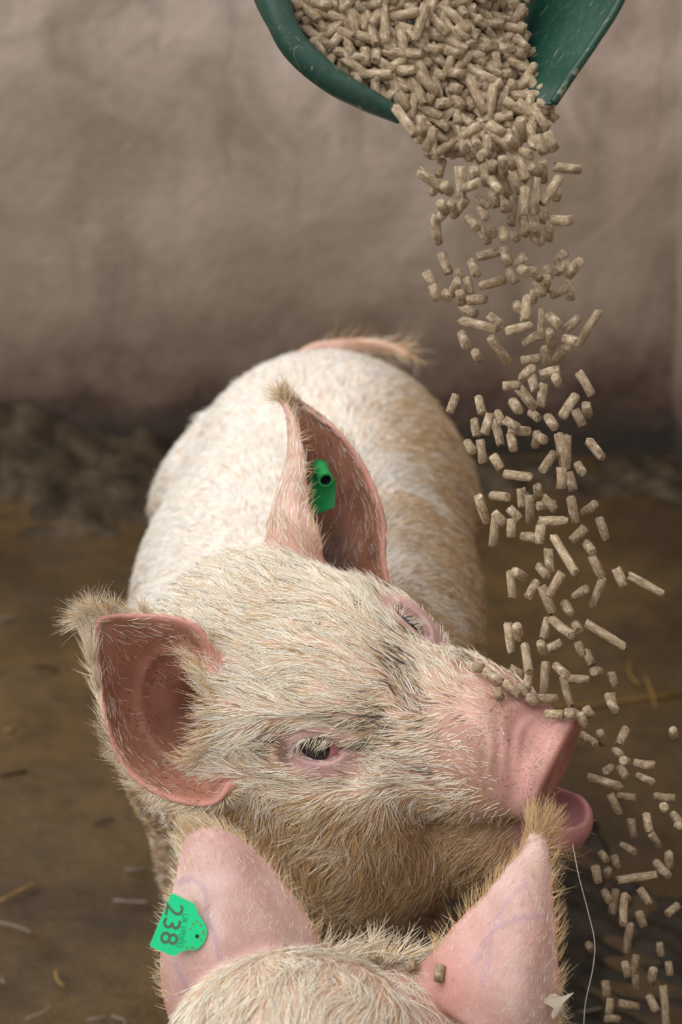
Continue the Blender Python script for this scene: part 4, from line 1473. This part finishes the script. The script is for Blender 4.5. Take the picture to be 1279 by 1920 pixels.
# closed back
back = SH[0]
cb = back.mean(0) + np.array([0, 0.0, 0.012])
from_py('back_panel', list(back) + list(cb + (back - cb) * 0.5) + [cb], [(i, i + 1, 61 + i, 60 + i) for i in range(59)] + [(60 + i, 61 + i, 120) for i in range(59)], M_SCOOP, scoop)
Vt, Ft = tube(catmull([pw(495, -160, 1.425), pw(498, -90, 1.418), pw(512, -10, 1.413), pw(548, 80, 1.412), pw(620, 148, 1.414), pw(690, 188, 1.420), pw(752, 219, 1.428)], 50), np.interp(np.linspace(0, 1, 50), [0, .3, .6, .85, 1], [.0130, .0130, .0118, .0095, .0066]), 16)
o = from_py('rolled_rim', Vt, Ft, M_SCOOP, scoop)
o['label'] = 'thick rolled left rim'
Vt, Ft = tube(catmull([pw(1222, -150, 1.425), pw(1166, -5, 1.418), pw(1117, 76, 1.421), pw(1076, 136, 1.427), pw(1037, 194, 1.435)], 40), 0.0038, 12)
o = from_py('rim', Vt, Ft, M_SCOOP, scoop)
o['label'] = 'thin right rim'
hp = catmull([cb + (0, 0, -0.01), cb + (-0.02, 0.0, 0.05), cb + (-0.04, -0.01, 0.11), cb + (-0.05, -0.02, 0.17)], 20)
Vt, Ft = tube(hp, [0.016] * 4 + [0.014] * 14 + [0.016, 0.012], 14)
from_py('handle', Vt, Ft, M_SCOOP, scoop)

# ------------------------------------------------------------------ pellets
PR = 0.0043


def pellet_mesh(seed, bend):
    r_ = np.random.default_rng(seed)
    seg = 9
    zs_ = [-0.5, -0.47, 0.0, 0.47, 0.5]
    rs_ = [0.80, 1.0, 1.02, 1.0, 0.78]
    Vv, Fc = [], []
    jz = r_.normal(size=(5, seg)) * np.array([0.035, 0.02, 0.0, 0.02, 0.035])[:, None]
    for i, (z_, k_) in enumerate(zip(zs_, rs_)):
        for j in range(seg):
            w_ = 2 * math.pi * j / seg
            rr = k_ * (1 + 0.05 * r_.normal())
            Vv.append((rr * math.cos(w_) + bend * (0.25 - z_ * z_), rr * math.sin(w_), z_ + jz[i, j]))
    for i in range(4):
        for j in range(seg):
            j2 = (j + 1) % seg
            Fc.append((i * seg + j, i * seg + j2, (i + 1) * seg + j2, (i + 1) * seg + j))
    Fc.append(tuple(range(seg))[::-1]); Fc.append(tuple(range(4 * seg, 5 * seg)))
    return np.array(Vv) * (PR, PR, 0.024), Fc


PV = [pellet_mesh(100 + i, b) for i, b in enumerate((0, 0.15, -0.15, 0.5, 0, 0.25))]
PLIST = []      # (centre, axis, length, radius, kind, projected size)


def add_pellet(c, axis, length, kind, radius=PR, seen=1.0):
    c, axis = np.asarray(c, float), unit(np.asarray(axis, float))
    z_ = (c - CAM) @ FWD
    PLIST.append(dict(c=c, a=axis, l=length, r=radius, k=kind, s=seen * length * radius / z_ ** 2))


rp = np.random.default_rng(5)
FALL = []


def seg_list(x0, y0, sc, segs):
    for a in segs:
        FALL.append((x0 + a[0] / sc, y0 + a[1] / sc, x0 + a[2] / sc, y0 + a[3] / sc))


seg_list(660, 0, 2.066, [
    (170, 410, 245, 530), (268, 455, 268, 525), (290, 580, 320, 500), (340, 540, 345, 560), (380, 520, 400, 610), (430, 560, 440, 580), (430, 525, 500, 485), (480, 540, 490, 580), (530, 480, 590, 520), (525, 530, 515, 600), (545, 525, 640, 590), (640, 590, 670, 700), (560, 560, 575, 580), (690, 480, 700, 580), (665, 580, 690, 610), (715, 530, 745, 595), (755, 515, 785, 580), (600, 540, 640, 560), (650, 470, 665, 535),
    (335, 685, 350, 620), (260, 670, 360, 730), (310, 740, 340, 720), (355, 720, 380, 740), (415, 650, 425, 760), (440, 720, 490, 715), (470, 660, 480, 690), (500, 610, 515, 590), (545, 640, 545, 660), (560, 650, 610, 750), (540, 690, 570, 750), (515, 640, 520, 720), (580, 620, 590, 670), (605, 630, 625, 640), (620, 650, 650, 750), (630, 760, 615, 870), (590, 750, 595, 820), (480, 765, 530, 800), (500, 800, 515, 845), (545, 740, 560, 800), (670, 730, 665, 830), (715, 690, 705, 830), (690, 650, 715, 670), (735, 630, 745, 700), (785, 650, 885, 655), (735, 790, 805, 685), (790, 740, 795, 765), (740, 800, 745, 860), (665, 840, 670, 910), (700, 870, 720, 900), (710, 915, 730, 940), (770, 860, 760, 930), (785, 845, 840, 860), (340, 790, 365, 815), (380, 790, 400, 830), (400, 820, 440, 780), (340, 840, 355, 830), (320, 845, 335, 935), (455, 840, 480, 890), (480, 860, 525, 940), (540, 885, 545, 910), (590, 880, 590, 935), (625, 905, 635, 925)])
seg_list(760, 440, 2.464, [
    (170, 85, 200, 180), (95, 175, 130, 235), (125, 235, 150, 300), (185, 265, 195, 295), (245, 170, 255, 215), (215, 270, 240, 220), (285, 200, 300, 270), (250, 270, 265, 310), (295, 300, 365, 300), (265, 330, 320, 370), (335, 105, 440, 75), (455, 60, 475, 140), (310, 120, 325, 185), (350, 240, 460, 205), (475, 160, 510, 220), (525, 130, 545, 105), (540, 160, 560, 180), (575, 165, 625, 195), (655, 150, 670, 190), (700, 130, 740, 80), (705, 170, 740, 140), (760, 180, 800, 130), (650, 200, 650, 250), (675, 280, 745, 245), (610, 225, 625, 280), (755, 215, 765, 300), (595, 270, 590, 300), (515, 320, 530, 350), (565, 285, 550, 400), (260, 395, 415, 440), (385, 375, 455, 420), (470, 450, 580, 420), (635, 345, 630, 480), (670, 370, 700, 420), (740, 440, 800, 385), (805, 500, 890, 360), (745, 475, 790, 500), (265, 455, 280, 520), (320, 545, 345, 580), (390, 480, 480, 585), (560, 500, 605, 470), (660, 450, 680, 510), (705, 570, 740, 520), (540, 580, 620, 570), (640, 520, 660, 600), (625, 650, 710, 625), (545, 660, 580, 620), (690, 660, 710, 690), (805, 635, 860, 740), (455, 700, 530, 695), (515, 700, 600, 800), (580, 650, 600, 720), (640, 690, 625, 790), (500, 770, 520, 815), (585, 820, 610, 850), (725, 840, 790, 745), (785, 810, 820, 880), (830, 790, 850, 830), (665, 840, 685, 890), (205, 820, 235, 745), (340, 750, 355, 825), (320, 855, 330, 930), (365, 920, 395, 830), (410, 850, 440, 970), (430, 820, 445, 870), (460, 855, 520, 890), (480, 900, 575, 910), (490, 930, 495, 990), (290, 960, 310, 1000), (345, 950, 360, 1050), (405, 1020, 440, 1080), (465, 1105, 575, 1120), (620, 935, 640, 950), (605, 920, 605, 970), (710, 920, 730, 1060), (740, 930, 745, 1080), (630, 1090, 690, 1010), (850, 950, 905, 1030), (800, 1060, 815, 1100), (720, 1080, 720, 1170), (755, 1100, 775, 1180)])
seg_list(760, 880, 2.464, [
    (335, 125, 380, 240), (405, 120, 470, 130), (535, 90, 540, 170), (570, 120, 580, 240), (605, 80, 620, 130), (610, 170, 690, 160), (480, 180, 530, 230), (490, 230, 490, 310), (410, 200, 460, 250), (420, 220, 405, 350), (640, 130, 690, 190), (760, 130, 790, 240), (830, 200, 870, 160), (895, 225, 930, 320), (620, 240, 740, 235), (625, 260, 620, 340), (550, 310, 600, 320), (770, 330, 830, 270), (840, 340, 860, 380), (690, 310, 780, 480), (660, 370, 670, 470), (620, 450, 650, 490), (670, 580, 720, 480), (860, 400, 910, 500), (910, 500, 870, 630), (975, 460, 1010, 540), (1035, 490, 1185, 575), (500, 470, 555, 500), (485, 475, 495, 590), (565, 590, 610, 520), (630, 540, 680, 660), (790, 590, 830, 550), (740, 620, 760, 660), (640, 780, 660, 690), (690, 700, 760, 760), (790, 720, 800, 740), (835, 710, 1010, 820), (475, 710, 490, 840), (510, 720, 530, 780), (560, 820, 565, 930), (620, 800, 640, 850), (650, 890, 640, 1040), (660, 830, 720, 800), (795, 800, 820, 860), (835, 840, 860, 900), (485, 920, 540, 950), (570, 940, 560, 1020), (700, 910, 740, 950), (730, 960, 760, 1090), (760, 970, 845, 970), (865, 930, 905, 935), (950, 940, 970, 1000), (955, 1040, 965, 1110), (895, 1210, 920, 1270), (990, 1270, 1020, 1200), (1230, 1200, 1245, 1245), (820, 1230, 870, 1260), (820, 1130, 840, 1150)])
n_high = len(FALL)
seg_list(860, 1300, 3.053, [
    (865, 20, 890, 90), (705, 240, 780, 290), (910, 295, 965, 205), (1215, 200, 1245, 265), (900, 330, 930, 360), (935, 380, 975, 400), (1010, 400, 1120, 410), (835, 440, 880, 430), (740, 480, 925, 530), (930, 430, 950, 470), (1035, 480, 1100, 500), (930, 600, 1000, 590), (1125, 590, 1235, 600), (1170, 640, 1190, 680), (870, 580, 920, 690), (1075, 690, 1090, 790), (985, 720, 1000, 820), (1100, 800, 1150, 880), (1235, 700, 1260, 740), (1255, 750, 1279, 770), (940, 880, 1000, 900), (820, 920, 840, 950), (1200, 910, 1210, 1000), (910, 1070, 1130, 1040), (1140, 980, 1190, 1030), (780, 990, 800, 1080), (850, 1000, 860, 1060), (890, 930, 910, 1000), (840, 1140, 860, 1180), (940, 1150, 980, 1190), (900, 1130, 880, 1260), (960, 1190, 930, 1300), (1040, 1120, 1090, 1200), (1030, 1250, 1060, 1330), (1190, 1260, 1260, 1220), (980, 1320, 960, 1480), (740, 1430, 770, 1480), (1020, 1500, 1000, 1600), (950, 1540, 970, 1620), (1110, 1570, 1105, 1670), (1200, 1540, 1210, 1610), (1150, 1430, 1160, 1500), (1010, 1600, 1020, 1690), (840, 1650, 850, 1740), (870, 1750, 860, 1830), (920, 1770, 1030, 1800), (1100, 1750, 1120, 1800), (1180, 1690, 1180, 1880), (840, 1860, 920, 1870)])
for i, (x0, y0, x1, y1) in enumerate(FALL):
    cx_, cy_ = (x0 + x1) / 2, (y0 + y1) / 2
    # the stream falls in a vertical sheet below the scoop's mouth: distance from that plane
    yw = 1.405 + 0.035 * rp.normal() - 0.03 * sstep(300, 1100, cy_)
    if cy_ > 1330: yw = 1.40 + 0.05 * rp.normal()
    ray = FWD + (cx_ - 639.5) / FPX * RT + (960 - cy_) / FPX * UPV
    D = yw / ray[1]
    lp = math.hypot(x1 - x0, y1 - y0)
    dx, dy = (x1 - x0) / max(lp, 1), -(y1 - y0) / max(lp, 1)
    lm = lp * D / FPX
    tilt = rp.normal() * 0.35
    if lm < 0.0125:
        tilt = rp.choice([-1, 1]) * 1.0
    L_ = min(max(lm / math.cos(tilt), 0.011), 0.042) + 0.001
    ax_ = math.cos(tilt) * (dx * RT + dy * UPV) + math.sin(tilt) * FWD
    kind = 'lip' if cy_ < 300 else 'air' if cy_ < 700 else 'stream' if cy_ < 1330 else 'low'
    add_pellet(CAM + ray * D, ax_, L_, kind, PR * (0.92 + 0.12 * rp.random()), 0.9)
n_fall = len(PLIST)

# pellets lying on the bridge of the snout: seated on the head's own surface
SN = []
seg = [(170, 90, 230, 80), (255, 80, 360, 225), (340, 245, 350, 310), (380, 170, 490, 290), (490, 220, 570, 300), (550, 310, 660, 340), (645, 385, 800, 290), (770, 415, 890, 510), (890, 450, 940, 470), (950, 450, 1050, 510), (1000, 420, 1080, 430)]
hv = (V[:, 1] < 1.6)
SV, SNRM = V[hv], N[hv]
SPIX = pix(SV)
up_ok = (SNRM[:, 2] > 0.15) & ((SNRM * unit(CAM - SV)).sum(1) > 0.03)
for a in seg:
    x0, y0, x1, y1 = 850 + a[0] / 4.263, 1240 + a[1] / 4.263, 850 + a[2] / 4.263, 1240 + a[3] / 4.263
    cx_, cy_ = (x0 + x1) / 2, (y0 + y1) / 2
    cand = np.where(up_ok & (np.abs(SPIX[:, 0] - cx_) < 40) & (np.abs(SPIX[:, 1] - cy_) < 90))[0]
    if len(cand) == 0: continue
    # nearest surface spot in the picture to the pellet's underside
    j = cand[np.argmin((SPIX[cand, 0] - cx_) ** 2 + (SPIX[cand, 1] - cy_ - 6) ** 2)]
    p, nn = SV[j], SNRM[j]
    D = SPIX[j, 2]
    lp = math.hypot(x1 - x0, y1 - y0)
    dx, dy = (x1 - x0) / lp, -(y1 - y0) / lp
    ax_ = dx * RT + dy * UPV
    ax_ = unit(ax_ - nn * (ax_ @ nn) * 0.85)
    add_pellet(p + nn * (PR * 1.0 + 0.001) + np.array([0, 0, 0.0035]), ax_, min(max(lp * D / FPX, 0.011), 0.034), 'snout', PR, 3.0)
# and on the second pig's head
V2PIX = pix(V2)
for (x, y, L_, ang) in ((826, 1820, 0.014, -70), (773, 1819, 0.010, 80), (698, 1807, 0.010, -20)):
    cand = np.where((np.abs(V2PIX[:, 0] - x) < 8) & (np.abs(V2PIX[:, 1] - y) < 8) & ((N2 * unit(CAM - V2)).sum(1) > 0.05))[0]
    j = cand[np.argmin(V2PIX[cand, 2])]
    ax_ = math.cos(math.radians(ang)) * RT + math.sin(math.radians(ang)) * UPV
    ax_ = unit(ax_ - N2[j] * (ax_ @ N2[j]))
    add_pellet(V2[j] + N2[j] * (PR * 0.9 + (0.006 if x < 800 else 0.0)), ax_, L_, 'poll', PR, 5.0)

# the heap in the scoop: top surface through a few known depths
HP = np.array([(540, -20, 1.425), (560, 60, 1.430), (640, 140, 1.434), (740, 205, 1.437), (860, 270, 1.440), (960, 250, 1.443), (1030, 205, 1.442), (1000, 130, 1.466), (975, 60, 1.476), (975, -10, 1.482), (760, 60, 1.428), (780, 150, 1.432), (860, 100, 1.440), (880, 190, 1.436), (700, -80, 1.424), (860, -60, 1.440), (540, -120, 1.435), (980, -120, 1.490)])


def heap_depth(x, y):
    d2 = (HP[:, 0] - x) ** 2 + (HP[:, 1] - y) ** 2 + 900
    w_ = 1 / d2 ** 1.5
    return (w_ * HP[:, 2]).sum() / w_.sum()


POLY = np.array([(545, -130), (548, 0), (565, 50), (600, 100), (650, 138), (705, 170), (748, 198), (770, 240), (805, 268), (850, 285), (905, 288), (960, 262), (1005, 240), (1036, 212), (1018, 170), (985, 120), (975, 60), (972, 0), (985, -130)])


def inside(x, y, poly):
    c_ = False
    for (xa, ya), (xb, yb) in zip(poly, np.roll(poly, -1, 0)):
        if (ya > y) != (yb > y) and x < (xb - xa) * (y - ya) / (yb - ya) + xa: c_ = not c_
    return c_


def heap_layer(spacing, depth_off, seen, lo, hi, tries):
    pts = []
    for _ in range(tries):
        x, y = rp.uniform(535, 1045), rp.uniform(-125, 292)
        if not inside(x, y, POLY): continue
        if any((x - a) ** 2 + (y - b) ** 2 < spacing ** 2 for a, b in pts[-4000:]): continue
        pts.append((x, y))
        D = heap_depth(x, y) + depth_off + rp.normal() * 0.0018
        ang = math.radians(-42 + 38 * rp.normal()) if rp.random() < 0.78 else rp.uniform(0, math.pi)
        L_ = rp.uniform(lo, hi) if rp.random() < 0.75 else rp.uniform(0.011, 0.016)
        tl = rp.normal() * 0.22
        add_pellet(pw(x, y, D), math.cos(tl) * (math.cos(ang) * RT + math.sin(ang) * UPV) + math.sin(tl) * FWD, L_, 'heap', PR * (0.95 + 0.1 * rp.random()), seen if y > -10 else 0.02)


heap_layer(19, 0.0, 1.2, 0.016, 0.034, 3500)
heap_layer(17, 0.0065, 0.12, 0.016, 0.030, 4000)
heap_layer(22, 0.0135, 0.03, 0.016, 0.030, 2500)
print('pellets', len(PLIST), 'falling', n_fall)

order = sorted(range(len(PLIST)), key=lambda i: -PLIST[i]['s'])
single = set(order[:318])
PMESH = {}
for k, (vv_, ff_) in enumerate(PV):
    me = bpy.data.meshes.new('feed_pellet')
    me.from_pydata([tuple(v_) for v_ in vv_], [], ff_)
    me.update()
    me.polygons.foreach_set('use_smooth', np.ones(len(me.polygons), bool))
    me.materials.append(M_PELLET)
    PMESH[k] = me
LAB = dict(lip=('brown cylindrical feed pellet dropping just below the scoop lip', 'pellets leaving the scoop'),
           air=('brown feed pellet falling through the air against the wall', 'pellets falling in front of the wall'),
           stream=('brown feed pellet falling in the stream above the snout', 'pellets falling towards the snout'),
           low=('brown feed pellet falling past the mouth at lower right', 'pellets falling past the mouth'),
           heap=('brown feed pellet on top of the heap in the green scoop', 'pellets heaped in the scoop'),
           snout=('brown feed pellet resting on the bridge of the snout', 'pellets on the snout'),
           poll=('small brown feed pellet lodged on the nearest pig by its ear', 'pellets on the nearest pig'))
POLL_LABELS = ['dark brown feed pellet stuck at the root of the right pink ear', 'tiny feed pellet in the hair just left of the right ear root', 'tiny feed pellet half sunk in the poll hair between the ears']
bulkV, bulkF, bulkS = [], [], []
nb_ = 0
ip = isn = 0
ORD = ('first', 'second', 'third', 'fourth', 'fifth', 'sixth', 'seventh', 'eighth', 'ninth', 'tenth', 'eleventh')
for i, p in enumerate(PLIST):
    a = p['a']
    zq = Vector(a).to_track_quat('Z', 'Y')
    R3 = np.array(zq.to_matrix()) @ np.array(Matrix.Rotation(random.uniform(0, 6.28), 3, 'Z'))
    k = i % 6
    if i in single:
        o = bpy.data.objects.new('feed_pellet', PMESH[k])
        COL.objects.link(o)
        M4 = Matrix(R3.tolist()).to_4x4() @ Matrix.Diagonal((p['r'] / PR, p['r'] / PR, p['l'] / 0.024, 1))
        o.matrix_world = Matrix.Translation(p['c']) @ M4
        lb, gr = LAB[p['k']]
        x_, y_, _ = pix(p['c'])
        if p['k'] == 'heap':
            w_ = 'at the pouring lip of' if y_ > 195 else 'against the thick left rim of' if x_ < 660 else 'beside the bare right wall of' if x_ > 905 else 'in the middle of'
            lb, gr = 'brown feed pellet on the heap %s the green scoop' % w_, 'heaped pellets %s the scoop' % w_
        elif p['k'] in ('air', 'stream'):
            w_ = ('just under the scoop' if y_ < 460 else 'halfway between scoop and snout' if y_ < 700 else 'level with the tagged ear' if y_ < 1040 else 'just above the snout')
            lb, gr = 'brown feed pellet falling in mid-air %s' % w_, 'pellets falling %s' % w_
        elif p['k'] == 'snout':
            lb = 'feed pellet resting on the snout bridge, %s counted from the eyes towards the nose' % ORD[isn]; isn += 1
        elif p['k'] == 'poll':
            lb = POLL_LABELS[ip]; ip += 1
        tag(o, lb, 'pellet', gr)
    else:
        vv_, ff_ = PV[k]
        bulkV.append((vv_ * (p['r'] / PR, p['r'] / PR, p['l'] / 0.024)) @ R3.T + p['c'])
        bulkF += [tuple(j + nb_ for j in f) for f in ff_]
        bulkS.append(np.full(len(vv_), random.random()))
        nb_ += len(vv_)
o = from_py('feed_pellets', np.concatenate(bulkV), bulkF, M_PELLET)
set_attr(o.data, 'shade', 'FLOAT', np.concatenate(bulkS))
tag(o, 'remaining brown feed pellets filling the scoop and its stream', 'pellets', kind='stuff')

# ------------------------------------------------------------------ straw and slurry on the floor
def floor_at(px, py, z=0.002):
    ray = FWD + (px - 639.5) / FPX * RT + (960 - py) / FPX * UPV
    return CAM + ray * ((z - CAMH) / ray[2])


STR = [(-15, 1728, 60, 1750, 0), (212, 1688, 282, 1692, 0), (0, 1690, 70, 1655, 1), (235, 1630, 275, 1627, 0), (48, 1912, 100, 1885, 0), (175, 1545, 215, 1538, 2), (0, 1455, 50, 1445, 2), (105, 1820, 120, 1850, 1),
       (5, 1830, 12, 1842, 0), (165, 1912, 195, 1908, 0), (210, 1905, 235, 1925, 0), (950, 1330, 1279, 1300, 1), (1180, 1240, 1200, 1285, 1), (1130, 1180, 1150, 1195, 1), (1060, 1660, 1105, 1672, 0), (1050, 1898, 1130, 1890, 0), (0, 1160, 30, 1152, 0), (10, 1370, 28, 1362, 1), (60, 1250, 110, 1256, 2), (1210, 1270, 1230, 1330, 1)]
for i, (x0, y0, x1, y1, c_) in enumerate(STR):
    a, b = floor_at(x0, y0, 0.004), floor_at(x1, y1, 0.005)
    mid_ = (a + b) / 2 + np.array([rp.normal() * 0.004, rp.normal() * 0.004, 0.001])
    Vt, Ft = tube(catmull([a, mid_, b], 7), 0.0022, 6)
    o = from_py('straw_stalk', Vt, Ft, (M_STRAW, M_STRAWD, M_MUCK)[c_])
    side_ = 'left' if x0 < 600 else 'right'
    tag(o, 'straw stalk lying on the wet floor at the %s of the near pig' % side_, 'straw', 'straw on the floor at %s' % side_)
# dark trampled slurry at lower right
mx, my = np.linspace(0.12, 0.72, 110), np.linspace(1.55, 2.62, 150)
XX, YY = np.meshgrid(mx, my, indexing='ij')
Pm = np.stack([XX, YY, np.zeros_like(XX)], -1).reshape(-1, 3)
ed = np.sqrt(((Pm[:, 0] - 0.42) / 0.27) ** 2 + ((Pm[:, 1] - 1.92) / 0.34) ** 2) + 0.15 * fnoise(Pm, 0.16, 95, 24, 1)[:, 0]
amt = 1 - sstep(0.7, 1.0, ed)
Pm[:, 2] = -0.03 + 0.034 * amt + amt * (fnoise(Pm, 0.13, 96, 24, 1)[:, 0] * 0.005 + fnoise(Pm, 0.05, 97, 24, 1)[:, 0] * 0.0025)
idx = np.arange(110 * 150).reshape(110, 150)
Qm = np.stack([idx[:-1, :-1], idx[1:, :-1], idx[1:, 1:], idx[:-1, 1:]], -1).reshape(-1, 4)
M_SLURRY = mat_plain('dark_slurry', (0.040, 0.027, 0.016), 0.55, 0.25, bump=0.6, var=0.6, vscale=22)
tag(link_mesh('slurry', np_mesh('slurry', Pm, Qm), M_SLURRY), 'dark trampled slurry on the floor beyond the nearest pig at right', 'slurry', kind='stuff')
print('done', round(time.time() - T0, 1))
